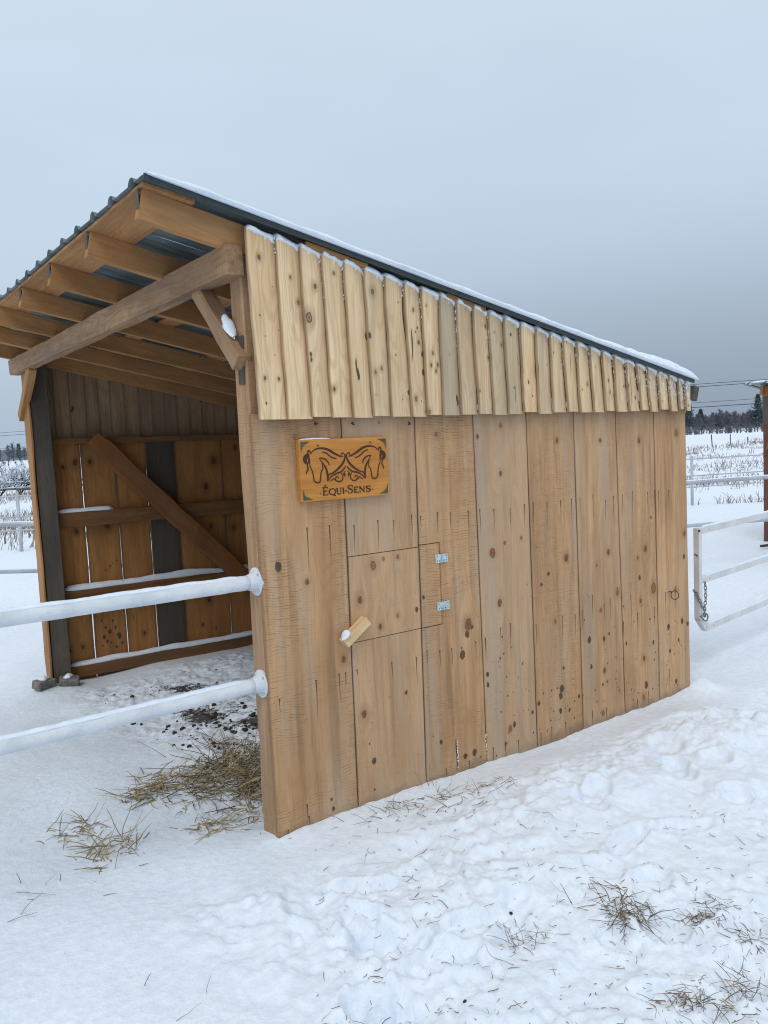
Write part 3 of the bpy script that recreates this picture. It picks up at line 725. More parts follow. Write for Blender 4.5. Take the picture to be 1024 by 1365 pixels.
# far wall seen from inside
fs = [.012, .38, .655, .917, 1.178, 1.61, 1.95, 2.3, 2.6, L]
fgb = [.006, .013, .013, .011, .002, .012, .002, .002, .002, .0]; fgt = [.0, .008, .003, .006, .001, .0015, .002, .002, .002, .0]
FB = [(fs[i]+fgb[i]/2, fs[i+1]-fgb[i+1]/2, fs[i]+fgt[i]/2, fs[i+1]-fgt[i+1]/2) for i in range(len(fs)-1)]
fm = []
for kd, lst in (('k', [(225, 170, 6), (270, 152, 9), (322, 150, 8), (275, 400, 9), (385, 375, 12), (768, 145, 12), (740, 238, 9), (758, 380, 7), (815, 325, 11), (840, 385, 8), (845, 97, 6), (752, 645, 9), (520, 765, 6), (298, 815, 7), (252, 830, 7)]),
                ('d', [(430, 775, 8), (395, 760, 6), (375, 780, 6), (440, 800, 4), (380, 745, 4), (415, 745, 4), (365, 720, 3), (400, 800, 3), (460, 770, 3), (385, 795, 5), (370, 810, 3), (405, 720, 4), (450, 735, 3), (420, 815, 4), (730, 735, 5), (395, 525, 3), (420, 505, 3), (405, 515, 2), (380, 540, 2)])):
    for (x, y, r) in lst: fm.append(mk(kd, x*.371, 560+y*.371, r*.371, Y=W))
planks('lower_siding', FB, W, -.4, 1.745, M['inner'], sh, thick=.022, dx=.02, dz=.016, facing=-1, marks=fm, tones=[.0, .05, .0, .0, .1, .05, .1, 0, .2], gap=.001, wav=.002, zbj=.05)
tagdark = planks('lower_siding', [(.922, 1.172, .924, 1.17)], W-.004, -.16, 1.738, M['innerdark'], sh, thick=.003, dx=.03, dz=.02, tones=[.2], gap=.004)
tagdark['label'] = 'dark grey weathered plank among the brown ones'
tagdark.name = 'grey_plank'
fus = [-.0]+[float(onY(x, 560, W+.02)[0]) for x in (61, 76, 97, 118, 135, 151, 170, 190, 206, 223, 239, 255, 272, 288, 304, 318)]
while fus[-1] < L-.15: fus.append(fus[-1]+.1)
fus = fus[1:]+[L]; fus[0] = .0
FU = [(fus[i]-.010, fus[i+1]+.010, fus[i]-.010, fus[i+1]+.010) for i in range(len(fus)-1)]
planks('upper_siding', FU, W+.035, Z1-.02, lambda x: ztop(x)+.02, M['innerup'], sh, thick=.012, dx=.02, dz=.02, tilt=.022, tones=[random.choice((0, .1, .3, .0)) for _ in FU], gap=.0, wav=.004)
# girts with snow on them, knots on planks done by the shader
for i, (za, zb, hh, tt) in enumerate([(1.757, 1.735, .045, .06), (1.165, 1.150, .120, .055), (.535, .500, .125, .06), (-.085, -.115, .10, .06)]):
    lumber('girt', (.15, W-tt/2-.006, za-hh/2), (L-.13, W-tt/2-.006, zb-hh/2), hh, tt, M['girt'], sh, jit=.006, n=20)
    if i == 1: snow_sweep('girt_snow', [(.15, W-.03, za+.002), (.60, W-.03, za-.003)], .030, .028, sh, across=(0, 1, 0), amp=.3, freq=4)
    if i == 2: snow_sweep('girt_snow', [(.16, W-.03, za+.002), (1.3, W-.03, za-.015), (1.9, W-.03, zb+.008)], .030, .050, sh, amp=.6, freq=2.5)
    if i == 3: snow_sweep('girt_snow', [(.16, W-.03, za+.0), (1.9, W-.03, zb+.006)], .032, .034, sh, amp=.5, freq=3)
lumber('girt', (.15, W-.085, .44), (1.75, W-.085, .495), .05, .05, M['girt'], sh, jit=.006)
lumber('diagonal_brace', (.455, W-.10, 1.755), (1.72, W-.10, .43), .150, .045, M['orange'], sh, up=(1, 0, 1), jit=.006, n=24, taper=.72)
# back wall (only its inside could be glimpsed)
lumber('back_girt', (L-.09, .14, 1.1), (L-.09, 3.72, 1.1), .1, .045, M['orange'], sh)
def back_wall():
    mb = MB(); y = .14; i = 0
    V = []; 
    while y < 3.7:
        w = random.uniform(.24, .34); y2 = min(y+w, 3.73)
        mb.box((L-.03, (y+y2)/2-.003, .70), (.012, (y2-y)/2-.003, 1.02)); y = y2
    n = len(mb.V); v = np.array(mb.V); mb.A['wc'] = [tuple(q) for q in np.stack([v[:, 2], v[:, 1], v[:, 0]+np.repeat(np.arange(n//8), 8)*1.7], -1)]
    mb.A['rnd'] = list(np.repeat(RNG.random(n//8), 8))
    for k in ('knot', 'stain', 'grey', 'snow'): mb.A[k] = [0.0]*n
    mb.A['wc'] = np.array(mb.A['wc']); return mb.build('back_siding', M['inner'], sh)
back_wall()
for yy in (.16, W-.16):
    pass

# ------------------------------------------------------------------ sign
sg = thing('wall_sign', 'varnished orange wooden sign with two carved horse heads above the shed hatch', 'sign', (.398, 0, 1.50))
SX0, SX1, SZ0, SZ1 = .176, .620, 1.376, 1.630
lumber('board', (SX0, -.0145, (SZ0+SZ1)/2), (SX1, -.0145, (SZ0+SZ1)/2), SZ1-SZ0, .026, M['sign'], sg, jit=.0006, bev=.002)
SY = -.0285
def zs(x, y):   # position on the sign face from enlarged photograph
    p = onY(380+x*160/1024, 560+y*160/1024, -.0275); return (p[0], p[2])
def smooth(P, n=6):
    P = [np.array(p, float) for p in P]; out = []
    for i in range(len(P)-1):
        p0 = P[max(i-1, 0)]; p1 = P[i]; p2 = P[i+1]; p3 = P[min(i+2, len(P)-1)]
        for t in np.linspace(0, 1, n, endpoint=False):
            out.append(.5*((2*p1)+(-p0+p2)*t+(2*p0-5*p1+4*p2-p3)*t*t+(-p0+3*p1-3*p2+p3)*t**3))
    out.append(P[-1]); return out
_lay = [0]
def ribbon(mb, P, w, n=6, ends=.35, smo=True):
    """flat stroke with swelling width, on the sign face"""
    Q = smooth(P, n) if smo else [np.array(p, float) for p in P]; N = len(Q); V = []; F = []
    _lay[0] += 1; y = SY-.0003-.00002*(_lay[0] % 40)
    for i, q in enumerate(Q):
        d = Q[min(i+1, N-1)]-Q[max(i-1, 0)]; d = d/(np.linalg.norm(d)+1e-9); nrm = np.array([-d[1], d[0]])
        t = i/(N-1); ww = 1.3*(w if not hasattr(w, '__len__') else np.interp(t, np.linspace(0, 1, len(w)), w))/2
        ww *= ends+(1-ends)*math.sin(PI*min(max(t, 0), 1))**.5 if ends < 1 else 1
        for s_ in (-1, 1): V.append((q[0]+nrm[0]*ww*s_, y, q[1]+nrm[1]*ww*s_))
    for i in range(N-1): F.append((2*i, 2*i+1, 2*i+3, 2*i+2))
    mb.add(V, F)
CXS = (SX0+SX1)/2+.002
strokes = [
    ([(218, 292), (235, 265), (270, 245), (320, 240), (370, 254), (420, 284), (468, 306), (492, 310)], [5, 9, 14, 9]),
    ([(312, 270), (350, 281), (380, 305), (410, 322), (440, 330)], 8),
    ([(222, 292), (214, 270), (200, 260), (193, 275), (190, 300)], 9),
    ([(200, 285), (180, 305), (168, 330), (176, 360), (196, 372)], [10, 22, 24, 10]),
    ([(205, 290), (198, 315), (204, 345), (196, 372)], [8, 14, 8]),
    ([(176, 350), (190, 385), (194, 415), (184, 445), (182, 462)], 8),
    ([(203, 300), (208, 345), (212, 390), (230, 430), (240, 470), (246, 508), (255, 526), (272, 533), (292, 531), (302, 512), (304, 478), (308, 442), (322, 415), (318, 385), (310, 352), (290, 325)], 7.5),
    ([(290, 325), (320, 325), (350, 340), (368, 362), (376, 385)], 8),
    ([(305, 345), (330, 380), (350, 415), (360, 455), (363, 495), (362, 522)], [6, 12, 12, 7]),
    ([(364, 505), (372, 468), (420, 442), (465, 402), (495, 362), (509, 325), (511, 288)], [16, 8, 12, 13, 8]),
    ([(510, 306), (500, 284), (486, 281), (480, 292), (489, 300)], 6),
    ([(364, 518), (398, 478), (440, 455), (475, 442), (500, 418), (515, 392)], 9),
    ([(515, 432), (504, 448), (500, 468), (510, 462), (509, 485)], 7),
    ([(386, 524), (412, 502), (432, 512), (452, 524), (478, 520), (492, 498), (490, 470), (478, 452)], 7),
    ([(452, 524), (434, 512), (430, 495), (442, 482), (455, 488), (452, 500)], 6)]
mb = MB(); PXM = (SX1-SX0)/750
for P, w in strokes:
    Q = [zs(*p) for p in P]; ww = [q*PXM for q in w] if hasattr(w, '__len__') else w*PXM
    ribbon(mb, Q, ww)
    ribbon(mb, [(2*CXS-q[0], q[1]) for q in Q], ww)
mb.build('horse_carving', M['dark'], sg)
# lettering
mb = MB()
def letter(ch, x, z, w, h):
    T, t = .0050, .0030
    def R(pts, ww, smo=False): ribbon(mb, [(x+a*w, z+b*h) for a, b in pts], ww, 5, 1 if not smo else .55, smo)
    def S_(a, b, half=.12): R([(a-half, b), (a+half, b)], t*.7)
    if ch in 'EÉ':
        R([(.2, 0), (.2, 1)], T); R([(.0, .03), (.9, .03)], t); R([(.0, .97), (.85, .97)], t); R([(.2, .52), (.7, .52)], t)
        R([(.88, 0), (.92, .2)], t); R([(.85, 1), (.87, .8)], t); R([(.7, .42), (.7, .62)], t)
        if ch == 'É': R([(.35, 1.10), (.62, 1.27)], T*.8)
    elif ch == 'Q':
        c = [(.5+.5*math.cos(a), .5+.5*math.sin(a)) for a in np.linspace(0, 2*PI, 25)]
        ribbon(mb, [(x+a*w, z+b*h) for a, b in c], [T*.9, t, T*1.1, t, T*.9], 2, 1)
        R([(.5, .08), (.72, -.12), (1.02, -.2)], T*.8, True)
    elif ch == 'U':
        R([(.18, 1), (.18, .35), (.3, .05), (.52, .0), (.75, .07), (.84, .35), (.84, 1)], [T, T, t*1.3, t, t], True)
        R([(.18, 1), (.18, .4)], T); R([(.84, 1), (.84, .4)], t); S_(.18, .98, .2); S_(.84, .98, .16)
    elif ch == 'I':
        R([(.5, 0), (.5, 1)], T); S_(.5, .02, .5); S_(.5, .98, .5)
    elif ch == '-': R([(0, .42), (1, .42)], T*.8)
    elif ch == 'S':
        R([(.88, .74), (.8, .93), (.5, 1.0), (.18, .88), (.14, .68), (.45, .54), (.78, .40), (.86, .2), (.6, .02), (.25, .03), (.08, .24)], [t, t, T, T*1.1, T, t, t], True)
        R([(.88, .98), (.88, .72)], t); R([(.08, .02), (.08, .28)], t)
    elif ch == 'N':
        R([(.14, 0), (.14, 1)], t); R([(.86, 0), (.86, 1)], t); R([(.12, .98), (.88, .02)], T); S_(.14, .02, .14); S_(.86, .98, .14); S_(.1, .98, .12)
    elif ch == '.':
        ribbon(mb, [(x+w/2-.002, z+h*.35), (x+w/2+.002, z+h*.35)], .0045, 2, 1, False)
zb_ = zs(345, 641)[1]; scl = (SX1-SX0)/757
x0_ = zs(130, 640)[0]
for ch, a, b, hh in [('.', 292, 308, .022), ('É', 320, 370, .0335), ('Q', 378, 432, .025), ('U', 438, 484, .025), ('I', 490, 507, .025), ('-', 511, 528, .025), ('S', 534, 582, .0335), ('E', 588, 626, .025), ('N', 633, 682, .025), ('S', 690, 733, .025), ('.', 738, 754, .022)]:
    xa = zs(a, 620)[0]; xb = zs(b, 620)[0]; letter(ch, xa, zb_, xb-xa, hh)
mb.build('lettering', M['dark'], sg)
for sx in (0, 1):
    for sz in (0, 1):
        mb = MB(); ox = SX0+.008 if sx == 0 else SX1-.008; oz = SZ0+.008 if sz == 0 else SZ1-.008
        dx_, dz_ = (1 if sx == 0 else -1), (1 if sz == 0 else -1)
        P = [(0, 0), (.044, 0), (.040, .004), (.033, .003), (.030, .009), (.024, .006), (.022, .014), (.014, .011), (.013, .020), (.006, .019), (.007, .030), (.002, .031), (.003, .042), (0, .042)]
        mb.add([(ox+a*dx_, SY-.0008, oz+b*dz_) for a, b in P], [tuple(range(len(P)))]); mb.build('corner_ornament', M['green'], sg)
for x in ((278, 218), (727, 188)):
    q = zs(*x); mb = MB(); mb.tube([(q[0], SY-.0002, q[1]), (q[0], SY-.0025, q[1])], .0035, 10); mb.build('screw', M['screw'], sg)
snow_sweep('snow_line', [(SX0+.01, -.012, SZ1+.001), (SX0+.16, -.012, SZ1+.001)], .010, .006, sg, taper=.05, freq=18)

# ------------------------------------------------------------------ near pipe rails bolted to the corner post
def pipe_rail(z, y, dz, label, yl):
    r = thing('pipe_rail', label, 'rail', (-.004, y, z), 'white pipe rails bolted to the shed corner post')
    P0 = np.array((-.03, y, z)); P1 = np.array((-2.6, y+yl, z+dz)); mb = MB(); n = 60
    mb.tube([P0+(P1-P0)*i/n for i in range(n+1)], [.030*(1+.03*random.uniform(-1, 1)) for _ in range(n+1)], 20); mb.build('pipe', M['pipe'], r, True)
    mb = MB(); mb.tube([(.0015, y, z), (-.010, y, z), (-.013, y, z)], [.058, .058, .052], 28); mb.tube([(-.012, y, z), (-.030, y, z), (-.045, y, z)], [.044, .036, .031], 24)
    fl = mb.build('flange', M['pipe'], r, True)
    md = fl.modifiers.new('b', 'EDGE_SPLIT'); md.split_angle = .7
    for k in range(4):
        a = PI/4+k*PI/2; m2 = MB(); c = (-.0135, y+.046*math.cos(a), z+.046*math.sin(a)); m2.tube([c, (c[0]-.004, c[1], c[2])], .005, 8); m2.build('bolt', M['steel'], r)
    snow_sweep('snow_cap', [P0+(0, 0, .0235)+(P1-P0)*.012, P1+(0, 0, .0235)], .019, .0115, r, across=(0, 1, 0), amp=.45, freq=9, taper=.06, seg=10)
pipe_rail(1.066, .058, .0, 'upper white pipe rail capped with frost, bolted to the shed corner post', .06)
pipe_rail(.640, .066, -.03, 'lower white pipe rail just above the hay, bolted to the shed corner post', .03)

# ------------------------------------------------------------------ stone blocks at the far post
for i, (px_, py_, sx, sy, sz, rz, lab) in enumerate([(60, 921, .085, .045, .035, .5, 'grey stone block under snow, leftmost at the foot of the far post'), (93, 914, .075, .05, .03, -.3, 'grey stone block poking from snow between far post and plank wall')]):
    p = onZ(px_, py_, -.19); V = []; mb = MB(); mb.box((0, 0, 0), (sx, sy, sz))
    o = mb.build('stone_block', M['stone']); md = o.modifiers.new('b', 'BEVEL'); md.width = .012; md.segments = 2
    o.location = (p[0], p[1], gh(p[0], p[1])+.035); o.rotation_euler = (.15, .1, rz); tag(o, lab, 'stone')
    t_ = snow_sweep('snow_cap', [o.location+Vector((-sx*.6, 0, sz)), o.location+Vector((sx*.5, .02, sz+.003))], .05, .03, None, taper=.05, amp=.3)
    bpy.context.view_layer.update(); t_.parent = o; t_.matrix_parent_inverse = o.matrix_world.inverted()

# ------------------------------------------------------------------ hay
def stalk(mb, p, az, ln, tilt, r, tone, bend=.5, lift=None):
    pts = [np.array(p)]; a = az; e = tilt
    for k in range(4):
        pts.append(pts[-1]+ln/4*np.array([math.cos(a)*math.cos(e), math.sin(a)*math.cos(e), math.sin(e)])); a += random.gauss(0, bend*.35); e += random.gauss(-.05, bend*.22)
    # keep above the snow
    for q in pts[1:]:
        g_ = gh(q[0], q[1]); q[2] = max(q[2], g_-.002)
    mb.tube(pts, [r, r, r*.9, r*.8, r*.5], 3, tone=float(tone))
def hay_patch(mb, cx_, cy_, sx, sy, n, lnr=(.05, .16), hmax=.05, r=.0014, tr=(0, 1), tilt=.25):
    """spots given on the photograph, spread on the ground"""
    for _ in range(n):
        x, y = random.gauss(cx_, sx), random.gauss(cy_, sy); p = onG(x, y)
        if p[1] > -.01 and p[1] < .16 and -.02 < p[0] < 2.9: continue
        d = math.exp(-(((x-cx_)/sx)**2+((y-cy_)/sy)**2)/2)
        stalk(mb, (p[0], p[1], p[2]+random.uniform(0, hmax)*d), random.uniform(0, 2*PI), random.uniform(*lnr), random.gauss(.02, tilt), r*random.uniform(.7, 1.3), random.uniform(*tr))
mb = MB()
for (x, y, sx, sy, n, h) in [(322, 1022, 20, 12, 200, .05), (336, 1052, 10, 16, 180, .045), (285, 1032, 24, 11, 170, .045), (245, 1042, 24, 8, 110, .03), (205, 1056, 16, 6, 60, .03), (178, 1066, 14, 5, 34, .02), (262, 1064, 28, 8, 60, .03), (330, 1090, 12, 9, 30, .02), (310, 1000, 26, 8, 60, .06)]: hay_patch(mb, x, y, sx, sy, n, (.06, .22), h, .0021, (0, 1), .34)
tag(mb.build('hay_pile', M['hay']), 'big tangled hay heap in snow just inside the shed corner post', 'hay')
mb = MB()
for (x, y, sx, sy, n, h) in [(137, 1138, 10, 9, 36, .05), (162, 1132, 12, 9, 34, .05), (112, 1102, 12, 5, 34, .02), (85, 1117, 24, 5, 18, .01), (130, 1155, 16, 6, 12, .01)]: hay_patch(mb, x, y, sx, sy, n, (.06, .17), h, .0020, (.3, 1), .5)
tag(mb.build('hay_tuft', M['hay']), 'loose golden hay tuft on the snow left of the big heap', 'hay')
mb = MB()
for (x, y, sx, sy, n, h) in [(278, 1104, 17, 5, 60, .01)]: hay_patch(mb, x, y, sx, sy, n, (.05, .15), h, .0018, (.35, 1), .4)
tag(mb.build('hay_wisp', M['hay']), 'thin wisp of hay on the snow below the big heap', 'hay')
mb = MB()
for (x, y, sx, sy, n, h) in [(826, 1204, 10, 10, 44, .03), (845, 1222, 14, 6, 40, .012), (818, 1218, 6, 8, 26, .02), (838, 1212, 22, 12, 34, .006)]: hay_patch(mb, x, y, sx, sy, n, (.03, .11), h, .0012, (0, .9), .35)
tag(mb.build('hay_tuft', M['hay2']), 'dark hay tuft standing alone in churned snow right of centre', 'hay')
mb = MB(); hay_patch(mb, 683, 1262, 9, 10, 26, (.03, .10), .02, .0009, (.1, .9), .5); hay_patch(mb, 712, 1253, 7, 5, 18, (.03, .08), .02, .0009, (0, .8), .5)
tag(mb.build('hay_tuft', M['hay2']), 'small thin hay tuft at the bottom middle of the churned snow', 'hay')
mb = MB()
for (x, y, sx, sy, n) in [(945, 1228, 18, 6, 60), (960, 1208, 18, 5, 30)]: hay_patch(mb, x, y, sx*1.1, sy, int(n*1.1), (.02, .08), .012, .0011, (0, .9), .22)
tag(mb.build('hay_tuft', M['hay2']), 'scattered dark hay just right of the lone dark tuft', 'hay')
mb = MB()
for (x, y, sx, sy, n) in [(1000, 1256, 14, 7, 50)]: hay_patch(mb, x, y, sx, sy, n, (.02, .08), .012, .0011, (0, .9), .22)
tag(mb.build('hay_tuft', M['hay2']), 'scattered dark hay touching the right edge of the photo, above the corner hay', 'hay')
mb = MB()
for (x, y, sx, sy, n) in [(915, 1335, 24, 9, 60), (985, 1320, 20, 10, 40), (960, 1345, 20, 8, 24)]: hay_patch(mb, x, y, sx*1.1, sy, int(n*1.1), (.02, .09), .012, .0011, (.1, .95), .2)
tag(mb.build('hay_tuft', M['hay2']), 'flattened hay strewn in the bottom right corner', 'hay')
# loose stalks all over the trampled part
mb = MB()
for _ in range(420):
    x = random.uniform(420, 1040); y = random.uniform(1075, 1375)
    if y < 1105-(x-420)*.07: continue
    p = onG(x, y)
    if p[1] > -.05: continue
    stalk(mb, (p[0], p[1], p[2]+.004), random.uniform(0, 6.28), random.uniform(.008, .03)*random.choice((1, 1, 2, 3)), random.gauss(.05, .3), random.uniform(.0006, .0014), random.uniform(0, 1), 1.0)
for _ in range(120):
    x = random.gauss(590, 60); y = 1062-(x-560)*.22+abs(random.gauss(0, 14)); p = onG(x, y)
    if p[1] > -.02: continue
    stalk(mb, (p[0], p[1], p[2]+.003), random.uniform(0, 6.28), random.uniform(.03, .11), random.gauss(.10, .3), random.uniform(.0008, .0015), random.uniform(.1, 1), .6)
for (x, y, az, ln, ti, r, to) in [(80, 1175, .9, .03, 1.3, .0015, 0), (28, 1178, 2.3, .05, .7, .0013, 0), (60, 1180, .9, .05, .5, .0009, .7), (22, 1190, -.3, .16, .1, .0012, .5), (28, 1220, 1.2, .10, .5, .0012, .5), (10, 1230, .3, .10, .2, .0012, .4), (45, 1200, 3.0, .04, .1, .0012, .9), (138, 1195, .4, .09, .03, .0016, .9), (193, 1315, .6, .04, 1.1, .0014, 0), (275, 1325, 1.3, .05, 1.1, .0007, .7), (235, 1362, .6, .08, .2, .0008, .6), (185, 1155, .2, .04, .1, .0012, 0), (105, 1095, .1, .10, .05, .0012, .9), (150, 1300, .3, .0, .1, .0001, .5)]:
    if ln <= 0: continue
    p = onG(x, y); stalk(mb, (p[0], p[1], p[2]+.002), az-.6, ln, ti, r*1.0, to, .35)
tag(mb.build('loose_stalks', M['hay2']), 'loose hay stalks strewn over the snow', 'hay', kind='stuff')
# a dead weed at the wall foot
mb = MB()
for k in range(9):
    p = onG(565+random.gauss(0, 10), 1046); q = np.array(p)+(0, -.02, 0); stalk(mb, q, random.uniform(0, 6.28), random.uniform(.05, .13), random.uniform(.7, 1.4), .0011, random.uniform(.2, .8), .5)
for k in range(2):
    p = onG(572, 1042); pts = [np.array((p[0], -.012, p[2])), np.array((p[0]-.005, -.014, p[2]+.09)), np.array((p[0]-.04, -.014, p[2]+.15)), np.array((p[0]-.10, -.014, p[2]+.16))]
    mb.tube(pts, .0008, 3, tone=1.0)
tag(mb.build('dead_weed', M['hay']), 'small dead weed growing at the foot of the plank wall', 'weed')
# manure and dirt inside
mb = MB()
def clod(mb, x, y, r):
    z = gh(x, y); n1 = 6; V = []; F = []
    for i in range(4):
        th = PI*(i+.5)/4
        for j in range(n1):
            a = 2*PI*j/n1; k = r*random.uniform(.7, 1.2); V.append((x+k*math.sin(th)*math.cos(a), y+k*math.sin(th)*math.sin(a), z+.2*r+k*.7*math.cos(th)))
    for i in range(3):
        for j in range(n1): q = (j+1) % n1; F.append((i*n1+j, (i+1)*n1+j, (i+1)*n1+q, i*n1+q))
    F.append(tuple(range(n1))[::-1][::-1]); F.append(tuple(3*n1+j for j in range(n1))[::-1]); mb.add(V, F)
for _ in range(1100):
    x = random.uniform(.1, 2.6); y = random.uniform(.35, 3.3); d = float(fbm(np.array(x*2.4), np.array(y*2.4), 2, 71))
    dens = math.exp(-((x-.75)/.6)**2-((y-1.3)/.75)**2)+.35*max(0, d*2)
    if random.random() < dens*.9: clod(mb, x, y, random.uniform(.005, .012)*random.choice((1, 1, 1.8)))
for (x, y) in [(681, 1218), (620, 1336)]:
    p = onG(x, y); clod(mb, p[0], p[1], .007)
for _ in range(25):
    p = onG(random.uniform(250, 340), random.uniform(925, 1000)); clod(mb, p[0], p[1], random.uniform(.008, .02))
tag(mb.build('dirt_clods', M['clod']), 'dark clods of frozen dirt and manure', 'dirt', kind='stuff')

# ------------------------------------------------------------------ white panel gate at the right
GD = np.array((math.sin(math.radians(82)), math.cos(math.radians(82)), 0)); GN = np.array((-GD[1], GD[0], 0))
D_ = 5.3; g0 = atD(930, 706, D_); gt = thing('panel_gate', 'chipped white square-tube gate standing open beside the shed', 'gate', (g0[0], g0[1], 0))
zt_ = g0[2]-.01; zb2 = atD(950, 846, D_)[2]+.02
def sq(name, P, w=.042, d=.040, mat=None, par=None):
    return lumber(name, P[0], P[1], w, d, mat or M['gate'], par or gt, up=(0, 0, 1) if abs(P[1][2]-P[0][2]) < 1 and np.linalg.norm(np.array(P[1])[:2]-np.array(P[0])[:2]) > .2 else tuple(GD), jit=0, bev=.003, n=4)
def gp(s_, z): return np.array((g0[0], g0[1], 0))+GD*s_+np.array((0, 0, z))
sq('end_stile', (gp(0, zb2+.075), gp(0, zt_+.022)))
c1 = lumber('corner_tube', gp(0, zb2+.083), gp(.085, zb2), .042, .039, M['gate'], gt, up=(1, 0, 1), jit=0, n=2)
sq('bottom_rail', (gp(.078, zb2), gp(2.6, zb2)))
zm = atD(940, 775, D_)[2]
sq('middle_rail', (gp(.022, zm), gp(2.6, zm)), .042)
sq('top_rail', (gp(.022, zt_), gp(2.6, zt_)))
sq('brace_tube', (gp(1.35, zb2+.02), gp(1.35, zt_-.02)))
sq('hinge_stile', (gp(2.6, zb2-.02), gp(2.6, zt_+.02)))
mb = MB(); q = gp(-.003, zt_+.004); mb.box(q+np.array((-.010, -.0215, 0)), (.010, .0012, .008)); mb.build('open_tube_end', M['screw'], gt)
snow_sweep('snow_cap', [gp(.06, zt_+.021), gp(2.5, zt_+.021)], .019, .010, gt, across=tuple(GN), amp=.5, freq=7)
snow_sweep('snow_cap', [gp(.10, zm+.021), gp(2.5, zm+.021)], .018, .007, gt, across=tuple(GN), amp=.5, freq=7)
snow_sweep('snow_cap', [gp(.14, zb2+.021), gp(2.5, zb2+.021)], .018, .007, gt, across=tuple(GN), amp=.5, freq=7)
# chain with a snap hook around the stile
zc = atD(932, 800, D_)[2]
chn = thing('gate_chain', 'galvanised chain with an open snap hook looped round the gate stile', 'chain', tuple(gp(0, zc)))
def link_(c, dirn, nrm, name='link'):
    mb = MB(); dirn = np.array(dirn)/np.linalg.norm(dirn); nrm = np.array(nrm)-dirn*(np.array(nrm)@dirn); nrm /= np.linalg.norm(nrm)
    pts = [np.array(c)+dirn*math.cos(t)*.016+nrm*math.sin(t)*.0085 for t in np.linspace(0, 2*PI, 15)]
    mb.tube(pts, .0032, 6, cap=False); return mb.build(name, M['chain'], chn, True)
cp = [gp(.042, zm-.0)+GN*-.026, gp(.046, zc+.05)-GN*.028, gp(.030, zc-.02)-GN*.034, gp(.0, zc-.055)-GN*.034, gp(-.028, zc-.02)-GN*.03, gp(-.034, zc+.03)-GN*.01, gp(-.02, zc+.055)+GN*.02]
cs = smooth(cp, 12); acc = 0; last = cs[0]; k = 0
for q in cs[1:]:
    acc += np.linalg.norm(q-last)
    if acc > .024:
        link_(q, q-last, GN if k % 2 else (0, .3, 1) if abs((q-last)[2]) < .002 else GD); k += 1; acc = 0
    last = q
for i in range(3): link_(gp(.012, zc-.065-.02*i)-GN*.036, (0, 0, 1), GD if i % 2 else GN)
mb = MB(); hc = gp(.035, zc-.125)-GN*.036
pts = [hc-GD*.085+np.array((0, 0, .022)), hc-GD*.03+np.array((0, 0, -.016)), hc+np.array((0, 0, -.026))]+[hc+np.array((0, 0, -.002))+.024*(math.cos(t)*GD+math.sin(t)*np.array((0, 0, 1))) for t in np.linspace(-PI/2, PI*.8, 12)]+[hc-GD*.06+np.array((0, 0, .020))]
mb.tube(pts, .005, 7); mb.build('snap_hook', M['chain'], chn, True)

# ------------------------------------------------------------------ neighbouring shelter at the right edge
T = np.array([9.10, 3.18, 2.16]); nb = thing('horse_shelter', 'second wooden shed cut off by the right edge, behind the white gate', 'shelter', (9.2, 2.9, 0))
zr2 = lambda x: 2.175-.16*(x-9.08)
pc = atD(1027.5, 640, 11.0)
lumber('corner_post', (pc[0], pc[1], -.2), (pc[0], pc[1], 1.62), .13, .13, M['redpost'], nb, up=(1, 0, 0))
pt_ = atD(1032, 540, 11.0); lumber('corner_post', (pc[0]-.01, pc[1]+.01, 1.62), (pc[0]-.01, pc[1]+.01, 2.04), .12, .12, M['greypost'], nb, up=(1, 0, 0))
pk = atD(1027, 560, 10.9); lumber('knee_brace', (pk[0], pk[1], 1.42), (pk[0], pk[1], 1.93), .055, .05, M['rafter'], nb, up=(1, 0, 0))
lumber('post_cleat_or_shade', tuple(atD(1032, 578, 10.86)), tuple(atD(1025, 600, 10.86)), .08, .03, M['orange'], nb)
lumber('header_beam', (9.2, 3.02, 2.07), (9.2, -.9, 2.07), .14, .07, M['orange'], nb)
for n_ in range(6): lumber('rafter', (9.14, 3.02-n_*.78, zr2(9.14)-.07), (12.0, 3.06-n_*.78, zr2(12.0)-.07), .11, .04, M['rafter'], nb)
lumber('corner_post', (9.25, -.85, -.2), (9.25, -.85, 2.05), .13, .13, M['redpost'], nb, up=(1, 0, 0))
lumber('corner_post', (11.9, 3.0, -.2), (11.9, 3.0, 1.6), .13, .13, M['redpost'], nb, up=(1, 0, 0)); lumber('corner_post', (11.9, -.85, -.2), (11.9, -.85, 1.6), .13, .13, M['redpost'], nb, up=(1, 0, 0))
def roof2():
    o, p = roof_sheet(nb, 9.03, 12.1, -1.05, 3.22, lambda x: zr2(x)+.0, name='roof_sheet')
    for v in o.data.vertices: v.co.x -= 9.2; v.co.y -= 2.9
roof2()
mb = MB(); N1, N2 = 40, 40; xs = np.linspace(9.06, 12.12, N1); ys = np.linspace(-1.07, 3.20, N2); V = []; F = []
for x in xs:
    for y in ys: V.append((x, y, zr2(x)+.02+.035*min(1, (x-9.03)/.1, (3.24-y)/.1)))
for i in range(N1-1):
    for j in range(N2-1): F.append((i*N2+j, (i+1)*N2+j, (i+1)*N2+j+1, i*N2+j+1))
mb.add(V, F); o = mb.build('roof_snow', M['snow'], nb, True); md = o.modifiers.new('s', 'SOLIDIFY'); md.thickness = .03; md.offset = -1
mb = MB(); x = 9.35
